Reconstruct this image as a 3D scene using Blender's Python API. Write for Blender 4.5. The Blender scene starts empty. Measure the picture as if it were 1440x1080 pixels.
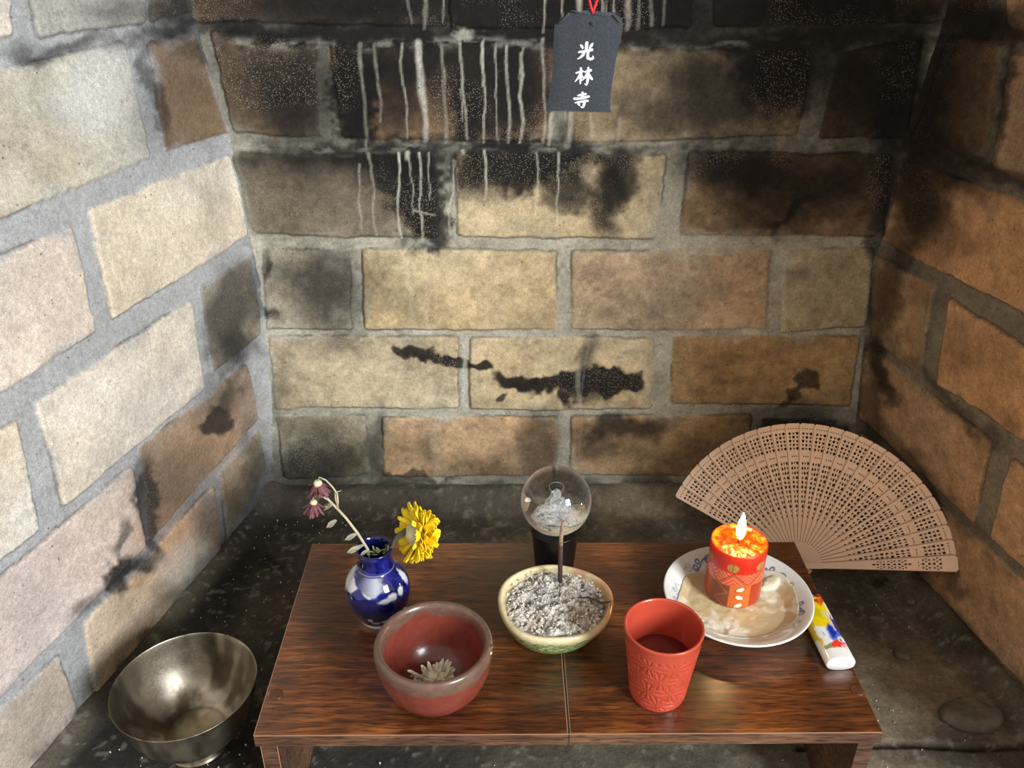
import bpy, bmesh, math, random
import numpy as np
from mathutils import Vector, Matrix
PI = math.pi
D = bpy.data
COL = bpy.context.scene.collection
random.seed(4)

# ------------------------------------------------------------------ camera frame
F = 1220.0
PIT = math.atan(654 / F)
PSI = math.atan(9 * math.cos(PIT) / F)
CAM = np.array([0, 0, .66])
RT = np.array([math.cos(PSI), -math.sin(PSI), 0])
FH = np.array([math.sin(PSI), math.cos(PSI), 0])
ZZ = np.array([0, 0, 1.])
FW = FH * math.cos(PIT) - ZZ * math.sin(PIT)
UP = FH * math.sin(PIT) + ZZ * math.cos(PIT)
def ray(x, y): return FW + RT * (x - 720) / F - UP * (y - 540) / F
def onz(x, y, h):
    d = ray(x, y); return CAM + d * ((h - CAM[2]) / d[2])
def ony(x, y, Y):
    d = ray(x, y); return CAM + d * (Y / d[1])
def proj(P):
    q = P - CAM; Z = np.maximum(q @ FW, .02)
    return 720 + F * (q @ RT) / Z, 540 - F * (q @ UP) / Z

# ------------------------------------------------------------------ numpy noise
_T = np.random.RandomState(7).rand(256, 256)
def vn(x, y, s=0):
    x = np.asarray(x, float) + 17.3 * s + 1000; y = np.asarray(y, float) + 9.1 * s + 1000
    xi = np.floor(x).astype(int); yi = np.floor(y).astype(int)
    fx = x - xi; fy = y - yi
    fx = fx * fx * (3 - 2 * fx); fy = fy * fy * (3 - 2 * fy)
    a = _T[xi % 256, yi % 256]; b = _T[(xi + 1) % 256, yi % 256]
    c = _T[xi % 256, (yi + 1) % 256]; d = _T[(xi + 1) % 256, (yi + 1) % 256]
    return (a * (1 - fx) + b * fx) * (1 - fy) + (c * (1 - fx) + d * fx) * fy
def fbm(x, y, s=0, o=4):
    r = 0; a = .5; t = 0
    for i in range(o):
        r = r + a * vn(np.asarray(x) * 2 ** i, np.asarray(y) * 2 ** i, s + i * 3.7); t += a; a *= .5
    return r / t
def sst(a, b, x):
    t = np.clip((x - a) / (b - a), 0, 1); return t * t * (3 - 2 * t)
def lerp(a, b, t): return a + (b - a) * t
def srgb(r, g, b):
    f = lambda c: ((c / 255 + .055) / 1.055) ** 2.4 if c > 10 else c / 255 / 12.92
    return np.array([f(r), f(g), f(b)])

# ------------------------------------------------------------------ mesh helpers
def link(name, me, m=None, parent=None):
    o = D.objects.new(name, me); COL.objects.link(o)
    if m:
        for k in (m if isinstance(m, (list, tuple)) else [m]): me.materials.append(k)
    if parent: o.parent = parent
    return o
def np_mesh(name, V, Fc, m=None, parent=None, col=None, smooth=True):
    V = np.asarray(V, np.float32); Fc = np.asarray(Fc, np.int32)
    me = D.meshes.new(name); n = Fc.shape[1]
    me.vertices.add(len(V)); me.vertices.foreach_set('co', V.ravel())
    me.loops.add(Fc.size); me.loops.foreach_set('vertex_index', Fc.ravel())
    me.polygons.add(len(Fc)); me.polygons.foreach_set('loop_start', np.arange(0, Fc.size, n, dtype=np.int32))
    me.update(calc_edges=True); me.validate()
    if smooth: me.polygons.foreach_set('use_smooth', np.ones(len(me.polygons), bool))
    if col is not None:
        a = me.color_attributes.new('Col', 'FLOAT_COLOR', 'POINT')
        c = np.ones((len(V), 4), np.float32); c[:, :3] = col; a.data.foreach_set('color', c.ravel())
    return link(name, me, m, parent)
def grid_faces(nu, nv, wrap=False, flip=False):
    i = np.arange(nu if wrap else nu - 1); j = np.arange(nv - 1)
    I, J = np.meshgrid(i, j, indexing='ij'); I2 = (I + 1) % nu
    f = np.stack([I * nv + J, I2 * nv + J, I2 * nv + J + 1, I * nv + J + 1], -1).reshape(-1, 4)
    return f[:, ::-1] if flip else f
class MB:
    def __init__(s): s.v = []; s.f = []; s.m = []
    def add(s, v, f, mi=0):
        b = len(s.v); s.v += [tuple(map(float, p)) for p in v]
        s.f += [tuple(b + i for i in q) for q in f]; s.m += [mi] * len(f)
    def box(s, lo, hi, mi=0):
        x0, y0, z0 = lo; x1, y1, z1 = hi
        s.add([(x0,y0,z0),(x1,y0,z0),(x1,y1,z0),(x0,y1,z0),(x0,y0,z1),(x1,y0,z1),(x1,y1,z1),(x0,y1,z1)],
              [(3,2,1,0),(4,5,6,7),(0,1,5,4),(1,2,6,5),(2,3,7,6),(3,0,4,7)], mi)
    def tube(s, pts, r, n=10, mi=0, flat=1.0):
        pts = [Vector(map(float, p)) for p in pts]; k = len(pts)
        rs = r if isinstance(r, (list, tuple)) else [r] * k
        t0 = (pts[1] - pts[0]).normalized()
        a = t0.orthogonal().normalized(); vs = []
        for i in range(k):
            t = (pts[min(i + 1, k - 1)] - pts[max(i - 1, 0)]).normalized()
            a = (a - t * a.dot(t)).normalized(); b = t.cross(a)
            for j in range(n):
                q = 2 * PI * j / n
                vs.append(pts[i] + a * math.cos(q) * rs[i] + b * math.sin(q) * rs[i] * flat)
        fs = [(i * n + j, i * n + (j + 1) % n, (i + 1) * n + (j + 1) % n, (i + 1) * n + j) for i in range(k - 1) for j in range(n)]
        fs += [tuple(range(n))[::-1], tuple((k - 1) * n + j for j in range(n))]
        s.add(vs, fs, mi)
    def petal(s, base, d, up, L, W, curl=0, thick=.0003, mi=0, n=7, cup=.25, tipw=.35, wave=0):
        base = Vector(map(float, base)); d = Vector(d).normalized(); up = Vector(up); up = (up - d * up.dot(d)).normalized(); sd = d.cross(up)
        vs = []; p = base.copy(); st = L / n; dd = d.copy(); uu = up.copy()
        for i in range(n + 1):
            t = i / n; w = W * (math.sin(PI * min(.97, .12 + .62 * t)) ** .8) * (1 if t < .85 else 1 - (t - .85) / .15 * (1 - tipw))
            for q in (-1, -.5, 0, .5, 1):
                vs.append(p + sd * (w * .5 * q) + uu * (abs(q) ** 2 * w * cup + wave * math.sin(6 * t + q * 2)))
            R = Matrix.Rotation(curl / n, 3, sd); dd = R @ dd; uu = R @ uu; p = p + dd * st
        fs = [(i * 5 + j, i * 5 + j + 1, (i + 1) * 5 + j + 1, (i + 1) * 5 + j) for i in range(n) for j in range(4)]
        m = len(vs); vs += [v - up * thick for v in vs]
        fs += [tuple(a + m for a in f[::-1]) for f in fs]
        rim = [i * 5 for i in range(n + 1)] + [n * 5 + j for j in range(1, 5)] + [i * 5 + 4 for i in range(n - 1, -1, -1)] + [3, 2, 1]
        for a, b in zip(rim, rim[1:] + rim[:1]): fs.append((a, b, b + m, a + m))
        s.add(vs, fs, mi)
    def build(s, name, m, parent=None, smooth=True, bevel=0):
        me = D.meshes.new(name); me.from_pydata(s.v, [], s.f); me.update()
        o = link(name, me, m, parent)
        me.polygons.foreach_set('material_index', s.m)
        if smooth: me.polygons.foreach_set('use_smooth', [True] * len(me.polygons))
        if bevel:
            b = o.modifiers.new('bevel', 'BEVEL'); b.width = bevel; b.segments = 2; b.limit_method = 'ANGLE'
        return o
def tag(o, label=None, cat=None, group=None, kind=None):
    if label: o['label'] = label
    if cat: o['category'] = cat
    if group: o['group'] = group
    if kind: o['kind'] = kind
    return o
def thing(name, loc, label, cat, group=None, rotz=0):
    o = D.objects.new(name, None); COL.objects.link(o); o.location = tuple(map(float, loc)); o.rotation_euler = (0, 0, rotz)
    o.empty_display_size = .02
    return tag(o, label, cat, group)
def smooth_profile(pts, sub=6):
    pts = np.array(pts, float); out = []
    P = np.vstack([2 * pts[0] - pts[1], pts, 2 * pts[-1] - pts[-2]])
    for i in range(1, len(P) - 2):
        for k in range(sub):
            t = k / sub
            a, b, c, d = P[i - 1], P[i], P[i + 1], P[i + 2]
            out.append(.5 * (2 * b + (c - a) * t + (2 * a - 5 * b + 4 * c - d) * t * t + (3 * b - 3 * c + d - a) * t ** 3))
    out.append(P[-2]); out = np.array(out); out[:, 0] = np.maximum(out[:, 0], 0.00005); return out
def lathe(name, prof, m, parent=None, seg=96, colfn=None, disp=None, sub=6, smooth=True):
    """prof in metres (r, z) from bottom centre outward; colfn(theta, r, z, s) -> rgb; disp -> new r, z"""
    pr = smooth_profile(prof, sub) if sub > 1 else np.array(prof, float)
    th = np.linspace(0, 2 * PI, seg, endpoint=False)
    TH, R = np.meshgrid(th, pr[:, 0], indexing='ij'); _, Z = np.meshgrid(th, pr[:, 1], indexing='ij')
    _, S = np.meshgrid(th, np.linspace(0, 1, len(pr)), indexing='ij')
    R0, Z0 = R.copy(), Z.copy()
    if disp is not None: R, Z = disp(TH, R, Z, S)
    V = np.stack([R * np.cos(TH), R * np.sin(TH), Z], -1).reshape(-1, 3)
    col = None
    if colfn is not None: col = colfn(TH, R0, Z0, S).reshape(-1, 3)
    return np_mesh(name, V, grid_faces(seg, len(pr), wrap=True), m, parent, col, smooth)

# ------------------------------------------------------------------ materials
def mat(name, color=(.5, .5, .5), vcol=False, rough=.5, metal=0, nscale=0, namt=0, bscale=0, bstr=0, bdist=.001, **kw):
    m = D.materials.new(name); m.use_nodes = True; nt = m.node_tree; b = nt.nodes['Principled BSDF']
    b.inputs['Base Color'].default_value = (*[float(c) for c in color[:3]], 1)
    b.inputs['Roughness'].default_value = rough; b.inputs['Metallic'].default_value = metal
    for k, v in kw.items():
        b.inputs[k.replace('_', ' ')].default_value = v
    src = None
    tc = nt.nodes.new('ShaderNodeTexCoord')
    if vcol:
        a = nt.nodes.new('ShaderNodeAttribute'); a.attribute_name = 'Col'; src = a.outputs['Color']
    if nscale:
        n = nt.nodes.new('ShaderNodeTexNoise'); n.inputs['Scale'].default_value = nscale; n.inputs['Detail'].default_value = 6
        nt.links.new(tc.outputs['Object'], n.inputs['Vector'])
        r = nt.nodes.new('ShaderNodeMapRange'); r.inputs[1].default_value = .25; r.inputs[2].default_value = .75
        r.inputs[3].default_value = 1 - namt; r.inputs[4].default_value = 1 + namt
        nt.links.new(n.outputs['Fac'], r.inputs[0])
        x = nt.nodes.new('ShaderNodeMix'); x.data_type = 'RGBA'; x.blend_type = 'MULTIPLY'; x.inputs[0].default_value = 1
        if src is not None: nt.links.new(src, x.inputs[6])
        else: x.inputs[6].default_value = (*[float(c) for c in color[:3]], 1)
        nt.links.new(r.outputs[0], x.inputs[7]); src = x.outputs[2]
    if src is not None: nt.links.new(src, b.inputs['Base Color'])
    if bscale:
        n2 = nt.nodes.new('ShaderNodeTexNoise'); n2.inputs['Scale'].default_value = bscale; n2.inputs['Detail'].default_value = 5
        nt.links.new(tc.outputs['Object'], n2.inputs['Vector'])
        bp = nt.nodes.new('ShaderNodeBump'); bp.inputs['Strength'].default_value = bstr; bp.inputs['Distance'].default_value = bdist
        nt.links.new(n2.outputs['Fac'], bp.inputs['Height']); nt.links.new(bp.outputs[0], b.inputs['Normal'])
    return m

def masonry_mat():
    m = D.materials.new('masonry'); m.use_nodes = True; nt = m.node_tree; N = nt.nodes; L = nt.links
    b = N['Principled BSDF']; b.inputs['Roughness'].default_value = .88; b.inputs['Specular IOR Level'].default_value = .25
    a = N.new('ShaderNodeAttribute'); a.attribute_name = 'Col'
    tc = N.new('ShaderNodeTexCoord')
    def noise(sc, det=4, ro=.6):
        n = N.new('ShaderNodeTexNoise'); n.inputs['Scale'].default_value = sc; n.inputs['Detail'].default_value = det; n.inputs['Roughness'].default_value = ro
        L.new(tc.outputs['Object'], n.inputs['Vector']); return n.outputs['Fac']
    def mr(x, a0, a1, b0, b1):
        r = N.new('ShaderNodeMapRange'); r.inputs[1].default_value = a0; r.inputs[2].default_value = a1; r.inputs[3].default_value = b0; r.inputs[4].default_value = b1
        L.new(x, r.inputs[0]); return r.outputs[0]
    def mix(mode, A, B, f=1.0):
        x = N.new('ShaderNodeMix'); x.data_type = 'RGBA'; x.blend_type = mode
        if isinstance(f, float): x.inputs[0].default_value = f
        else: L.new(f, x.inputs[0])
        L.new(A, x.inputs[6])
        if isinstance(B, tuple): x.inputs[7].default_value = B
        else: L.new(B, x.inputs[7])
        return x.outputs[2]
    c = mix('MULTIPLY', a.outputs['Color'], mr(noise(260, 6, .75), .3, .7, .70, 1.28))
    c = mix('MULTIPLY', c, mr(noise(1000, 3, .7), .35, .65, .76, 1.22))
    # dark pits and pale grains in the fired clay
    v = N.new('ShaderNodeTexVoronoi'); v.inputs['Scale'].default_value = 170; L.new(tc.outputs['Object'], v.inputs['Vector'])
    pit = mr(v.outputs['Distance'], .10, .22, 1, 0)
    pm = N.new('ShaderNodeMath'); pm.operation = 'MULTIPLY'; L.new(pit, pm.inputs[0]); L.new(mr(noise(60, 2), .56, .64, 0, .75), pm.inputs[1])
    c = mix('MIX', c, (.05, .035, .025, 1), pm.outputs[0])
    v2 = N.new('ShaderNodeTexVoronoi'); v2.inputs['Scale'].default_value = 640; L.new(tc.outputs['Object'], v2.inputs['Vector'])
    gr = mr(v2.outputs['Distance'], .12, .28, 1, 0)
    ga = N.new('ShaderNodeAttribute'); ga.attribute_name = 'Grain'
    gm = N.new('ShaderNodeMath'); gm.operation = 'MULTIPLY'; L.new(gr, gm.inputs[0]); L.new(ga.outputs['Fac'], gm.inputs[1])
    c = mix('MIX', c, (.62, .52, .38, 1), gm.outputs[0])
    L.new(c, b.inputs['Base Color'])
    bp = N.new('ShaderNodeBump'); bp.inputs['Strength'].default_value = .55; bp.inputs['Distance'].default_value = .0012
    L.new(noise(300, 8, .7), bp.inputs['Height']); L.new(bp.outputs[0], b.inputs['Normal'])
    return m
M_WALL = masonry_mat()

# ------------------------------------------------------------------ the firebox walls
YB = .92
CZ = [0, .10, .20, .33, .46, .56, .66, .98]
CXL = [-.309, -.293, -.283, -.283, -.289, -.306, -.322, -.34]
CXR = [.438, .434, .424, .416, .417, .433, .442, .46]
TL, TR = .265, .1524
def xl(z): return np.interp(z, CZ, CXL)
def xr(z): return np.interp(z, CZ, CXR)
LN = math.hypot(1, TL); RN = math.hypot(1, TR)
def P_left(u, z): return np.stack([xl(z) - u * TL / LN, YB - u / LN, z], -1)
def P_right(u, z): return np.stack([xr(z) + u * TR / RN, YB - u / RN, z], -1)
def P_back(u, z): return np.stack([u, np.full_like(u, YB), z], -1)
def uv_back(x, y):
    p = ony(x, y, YB); return p[0], p[2]
def uv_side(x, y, left):
    d = ray(x, y); t = .8
    for _ in range(40):
        z = CAM[2] + t * d[2]
        if left: t = (xl(z) - TL * YB - CAM[0]) / (d[0] - TL * d[1])   # X = xl - TL*(YB-Y)
        else: t = (xr(z) + TR * YB - CAM[0]) / (d[0] + TR * d[1])
    p = CAM + t * d
    return (YB - p[1]) * (LN if left else RN), p[2]

# measured brick corners (clockwise from upper left) and tone
TAN = srgb(196, 168, 128); TAN2 = srgb(190, 158, 124); TANB = srgb(176, 146, 106); GREYT = srgb(160, 145, 125); BRN = srgb(120, 92, 66); DBR = srgb(92, 72, 54); ORG = srgb(160, 122, 88)
BACK = [
 ((255,-60),(628,-60),(628,38),(276,32),ORG), ((634,-60),(972,-60),(972,40),(634,40),BRN), ((1000,-60),(1345,-60),(1325,30),(1003,38),BRN),
 ((294,42),(443,54),(453,193),(330,185),srgb(138,112,88)), ((464,61),(783,62),(772,200),(481,194),ORG), ((797,66),(1145,70),(1120,190),(795,203),srgb(176,148,112)), ((1180,72),(1296,53),(1272,194),(1151,194),BRN),
 ((326,213),(614,218),(618,335),(360,330),srgb(136,118,96)), ((640,215),(938,218),(925,335),(643,333),TAN), ((968,214),(1252,216),(1238,331),(954,331),srgb(150,114,78)),
 ((370,350),(490,351),(497,463),(377,462),GREYT), ((507,350),(783,352),(783,463),(514,463),TAN), ((803,352),(1083,350),(1078,463),(803,463),TAN2), ((1107,350),(1228,347),(1214,458),(1098,467),srgb(178,158,128)),
 ((378,472),(643,472),(646,574),(388,573),srgb(190,166,132)), ((660,474),(918,474),(916,575),(660,576),TAN), ((945,472),(1207,472),(1195,570),(943,566),srgb(178,140,92)),
 ((388,584),(515,584),(518,668),(400,672),srgb(165,150,125)), ((537,587),(785,585),(785,668),(540,670),srgb(192,150,108)), ((803,585),(1058,582),(1050,668),(803,668),srgb(182,142,100)), ((1072,590),(1200,590),(1195,668),(1066,668),DBR)]
PALE = srgb(214, 200, 180); PALE2 = srgb(216, 198, 182); PK = srgb(206, 182, 166)
LEFT = [
 ((-60,0),(10,-40),(16,50),(-60,66),PALE), ((25,-60),(205,-60),(204,34),(50,52),srgb(165,160,146)), ((212,-60),(262,-60),(264,18),(210,32),srgb(120,112,98)),
 ((-60,108),(172,58),(211,222),(-60,328),srgb(190,182,162)), ((206,60),(268,45),(318,186),(232,214),srgb(140,112,82)),
 ((122,295),(320,218),(344,332),(157,451),srgb(214,198,172)), ((-60,385),(100,316),(134,465),(-60,592),PALE2),
 ((278,400),(348,362),(364,470),(298,524),srgb(148,138,122)), ((46,567),(268,420),(287,546),(88,714),PALE), ((-60,645),(21,588),(57,742),(-60,840),PALE),
 ((193,631),(346,511),(362,590),(207,763),srgb(165,140,115)), ((-60,860),(182,655),(203,768),(-60,1040),PK),
 ((115,876),(298,683),(311,774),(134,986),srgb(205,178,148)), ((306,664),(362,605),(372,656),(318,762),srgb(170,150,122)), ((-60,1050),(80,920),(108,1002),(-20,1180),srgb(188,172,160))]
RW = srgb(178, 138, 96); RW2 = srgb(186, 140, 92)
RIGHT = [
 ((1352,-60),(1400,-60),(1392,21),(1352,20),DBR), ((1410,-60),(1500,-60),(1500,60),(1418,40),RW),
 ((1338,53),(1412,58),(1386,217),(1284,200),srgb(128,98,66)), ((1423,76),(1500,90),(1500,275),(1397,232),RW),
 ((1272,222),(1500,300),(1500,472),(1246,340),RW2), ((1234,357),(1318,400),(1295,528),(1228,476),srgb(170,136,98)), ((1337,419),(1500,525),(1500,655),(1318,541),RW2),
 ((1224,484),(1398,622),(1372,736),(1211,588),RW), ((1425,642),(1500,705),(1500,850),(1394,757),RW2),
 ((1211,606),(1500,870),(1500,1024),(1207,718),srgb(182,142,100))]

def make_bricks(lst, kind):
    out = []
    for q in lst:
        if kind == 'b': P = [uv_back(*c) for c in q[:4]]
        else: P = [uv_side(c[0], c[1], kind == 'l') for c in q[:4]]
        out.append((np.array(P), q[4]))
    return out
def sdq(P, u, v, r=.006):
    c = P.mean(0); d = []
    for i in range(4):
        a, b = P[i], P[(i + 1) % 4]; e = b - a; n = np.array([e[1], -e[0]]); n /= np.linalg.norm(n)
        if (c - a) @ n > 0: n = -n
        d.append((u - a[0]) * n[0] + (v - a[1]) * n[1])
    d = np.array(d) + r
    return np.minimum(d.max(0), 0) + np.sqrt((np.maximum(d, 0) ** 2).sum(0)) - r
def blobs(px, py, lst, seed):
    wx = px + 20 * (fbm(px / 34, py / 34, seed) - .5) * 2; wy = py + 20 * (fbm(px / 34, py / 34, seed + 5) - .5) * 2
    fine = fbm(px / 9, py / 9, seed + 9) - .5
    k = np.ones_like(px)
    for (cx, cy, rx, ry, ang, st, *so) in lst:
        so = so[0] if so else .7
        if so >= .4: so = min(.95, so * 1.3)
        a = math.radians(ang); x = (wx - cx) * math.cos(a) + (wy - cy) * math.sin(a); y = -(wx - cx) * math.sin(a) + (wy - cy) * math.cos(a)
        d = np.sqrt((x / rx) ** 2 + (y / ry) ** 2); fa = .7 if so < .4 else .38
        k *= 1 - st * sst(1 + so, 1 - so, d + fine * fa)
    return 1 - k

SOOT_B = [(400,110,130,80,0,.40,.7),(640,110,170,85,0,.42,.7),(420,10,170,36,0,.45,.7),(960,25,420,34,0,.5,.7),(1010,120,110,70,0,.35,.7),(1225,130,80,80,0,.35,.7),(1110,250,150,50,0,.35,.7),(470,250,130,50,0,.25,.7),(1250,480,40,140,0,.35,.8),
 # cx, cy, rx, ry, rot, strength, softness
 (560,0,150,26,0,.85),(760,10,120,30,0,.6),(900,5,110,40,0,.75),(1100,5,120,26,0,.6),(1220,10,90,35,0,.6),
 (620,50,230,16,0,.9,.4),(400,45,130,12,3,.75,.4),(1130,55,190,14,0,.75,.5),(900,52,60,14,0,.45),
 (500,125,34,72,-5,.97,.35),(410,140,46,45,0,.6),(560,100,60,26,0,.75),(700,130,60,70,0,.72,.5),(655,160,24,40,0,.8,.4),(735,90,40,40,0,.5),(620,70,60,22,0,.6),(560,150,20,30,0,.4),
 (1090,105,60,46,0,.97,.5),(980,110,34,26,0,.5),(1010,160,110,26,0,.45),(1225,120,70,60,0,.6,.6),(1130,80,60,30,0,.6),(1270,130,30,90,12,.8,.5),
 (560,215,190,16,0,.5,.5),(800,215,130,12,0,.6,.5),
 (583,270,40,62,-8,.97,.35),(560,235,60,30,0,.8,.4),(610,318,30,22,35,.9,.35),(450,225,110,26,0,.5,.7),(400,300,60,30,0,.22,.7),
 (720,232,90,32,-5,.95,.35),(790,265,40,24,20,.75,.4),(680,262,40,22,-10,.7,.5),(800,210,20,40,0,.6),
 (852,275,24,48,8,.92,.45),(868,235,26,30,0,.7,.5),(800,292,24,12,0,.55,.4),
 (1040,240,72,34,10,.88,.6),(1120,285,70,30,-20,.55,.7),(1110,300,40,7,-40,.75,.4),(1180,250,80,50,0,.55,.8),(1250,270,22,90,5,.95,.6),(1060,305,60,16,25,.35,.6),
 (462,405,44,58,0,.72,.6),(400,380,36,24,0,.35,.6),(372,430,8,20,-30,.8,.4),(376,365,8,20,10,.7,.5),(540,415,40,30,0,.2,.7),
 (1236,380,14,110,3,.75,.7),(1000,500,40,20,0,.12,.6),
 (575,494,26,8,-5,.93,.25),(610,500,30,6,12,.93,.25),(642,512,22,9,18,.95,.25),(672,518,16,7,5,.95,.25),
 (728,532,36,11,3,.96,.25),(790,536,58,14,0,.96,.22),(850,532,56,16,2,.98,.22),(893,540,22,10,15,.96,.25),(795,557,16,10,0,.95,.3),(825,497,14,26,0,.6,.5),(708,556,6,5,0,.8,.3),(820,548,30,14,0,.6,.4),
 (470,495,24,16,0,.3,.5),(500,480,60,14,0,.2,.6),
 (1128,528,15,16,0,.72,.25),(1112,550,17,10,-50,.7,.25),(1098,560,16,5,-20,.6,.3),
 (395,570,12,60,5,.45,.6),(440,652,80,26,0,.75,.6),(455,612,46,34,10,.45,.6),(420,690,80,30,0,.8,.5),(530,640,10,70,0,.65,.5),
 (600,632,16,8,0,.4),(760,615,26,42,10,.6,.5),(690,660,70,12,0,.4,.5),(580,672,46,7,0,.7,.3),(700,640,70,14,0,.25,.7),
 (880,600,66,16,0,.75,.4),(850,625,30,20,0,.5,.5),(930,640,60,20,0,.35,.6),(1100,600,60,40,0,.6,.6),(1160,640,60,60,0,.5,.6),
 (700,700,420,22,0,.66,.4),(560,690,60,12,0,.5,.4),(1000,690,200,22,0,.75,.5)]
SOOT_L = [(262,10,40,50,0,.8,.6),(180,12,60,20,0,.4,.6),(110,70,70,12,-12,.6,.5),(30,75,30,16,0,.5,.5),(250,40,60,10,-18,.6,.5),(300,90,14,70,-15,.55,.5),(240,150,50,60,0,.25,.7),
 (215,120,8,70,-12,.5,.5),(320,440,26,70,8,.72,.5),(330,490,34,24,-30,.75,.5),(352,400,8,60,-5,.6,.5),(300,560,30,40,30,.5,.6),(300,598,20,22,20,.88,.3),(315,560,12,30,15,.6,.4),
 (240,680,50,46,-40,.45,.7),(208,715,13,52,-6,.88,.35),(198,665,10,30,0,.5,.5),(170,800,30,20,-35,.97,.35),(158,820,20,22,0,.95,.35),(168,755,9,26,15,.7,.4),(195,790,26,14,-38,.85,.5),(120,850,30,10,-45,.6,.5),
 (285,735,20,34,0,.5,.5),(345,640,16,46,10,.45,.6),(330,720,30,70,28,.5,.6),(360,690,24,60,8,.7,.5),(290,800,90,18,-40,.7,.4),(210,905,130,12,-44,.85,.4),(345,760,46,16,-50,.8,.4),
 (225,830,16,20,0,.3,.5),(120,1010,80,14,-50,.75,.4),(10,880,60,16,-40,.0),(90,1060,40,20,0,.7,.5),(24,1035,40,40,0,.15,.7),(60,700,90,8,-33,.12,.5)]
SOOT_R = [(1290,280,40,80,0,.97,.5),(1345,140,50,110,12,.6,.6),(1310,130,26,100,14,.9,.5),(1300,200,50,26,20,.8,.5),(1370,30,60,30,0,.9,.5),(1430,40,40,20,0,.5),(1412,140,10,80,10,.7,.5),
 (1350,250,60,22,15,.6,.6),(1400,240,60,12,22,.65,.5),(1320,320,60,20,25,.5,.6),(1255,400,22,70,8,.8,.5),(1300,410,30,20,0,.35),(1240,520,16,46,-20,.92,.4),(1250,560,26,14,30,.7,.4),(1228,450,14,90,0,.6,.5),
 (1220,640,20,120,0,.6,.5),(1380,600,60,10,40,.45,.5),(1362,490,20,24,0,.2),(1330,560,80,9,48,.5,.5),(1320,690,120,12,48,.5,.5),(1250,760,60,60,0,.45,.7),
 (1320,850,120,14,47,.55,.5),(1440,985,70,22,45,.55,.5),(1345,820,24,14,40,.55,.4),(1425,590,16,16,0,.45,.4),(1440,200,20,60,0,.15)]
DRIPS = [(507,62,516,195,5,.35),(516,195,530,330,3,.35),(528,62,536,170,4,.35),(565,62,572,195,3,.55),(590,60,600,196,8,.8),(592,60,597,130,4,.7),(622,65,630,200,5,.3),(649,60,656,196,3,.6),(652,80,649,170,2,.5),(682,55,681,200,2.6,.75),(680,60,679,120,3,.8),(699,60,700,198,2,.6),(715,64,714,200,4,.6),(735,75,732,200,4,.7),(738,66,731,110,3,.6),(765,55,764,200,4,.5),(776,160,774,203,6,.6),(800,160,798,205,9,.6),(830,160,832,190,5,.35),(870,165,868,200,5,.3),
 (559,215,565,335,2.6,.95),(576,212,583,300,2,.65),(591,215,594,300,3,.75),(594,300,596,340,2,.8),(602,215,604,280,2,.55),(583,295,612,302,2,.6),(505,230,508,325,3,.4),(520,215,530,330,3,.45),(650,212,652,215,4,.8),(682,212,681,280,3,.75),(756,215,757,310,2.5,.5),(786,215,784,340,2.6,.65),(575,215,574,222,6,.8),
 (766,-20,764,45,3,.7),(790,-20,789,42,2.5,.6),(815,-10,814,38,8,.75),(846,-20,845,20,3,.7),(853,-20,851,18,2,.7),(862,-20,860,18,3,.7),(883,-20,880,40,8,.55),(898,-10,899,40,4,.35),(915,-20,914,35,5,.35),(935,-20,932,35,4,.3),(575,-20,577,34,3,.3),(600,-20,598,40,5,.35),(625,-20,624,30,2.5,.45),
 (575,352,580,463,7,.22),(600,352,599,463,5,.2),(700,380,702,463,9,.12),(812,505,816,575,6,.35),(654,480,652,570,5,.6),(656,535,650,565,7,.65),(636,225,634,330,3,.55),(640,225,644,330,2,.5),(610,590,614,668,10,.15)]
def segdist(px, py, x0, y0, x1, y1):
    dx, dy = x1 - x0, y1 - y0; t = np.clip(((px - x0) * dx + (py - y0) * dy) / (dx * dx + dy * dy), 0, 1)
    return np.hypot(px - x0 - t * dx, py - y0 - t * dy), t

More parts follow.
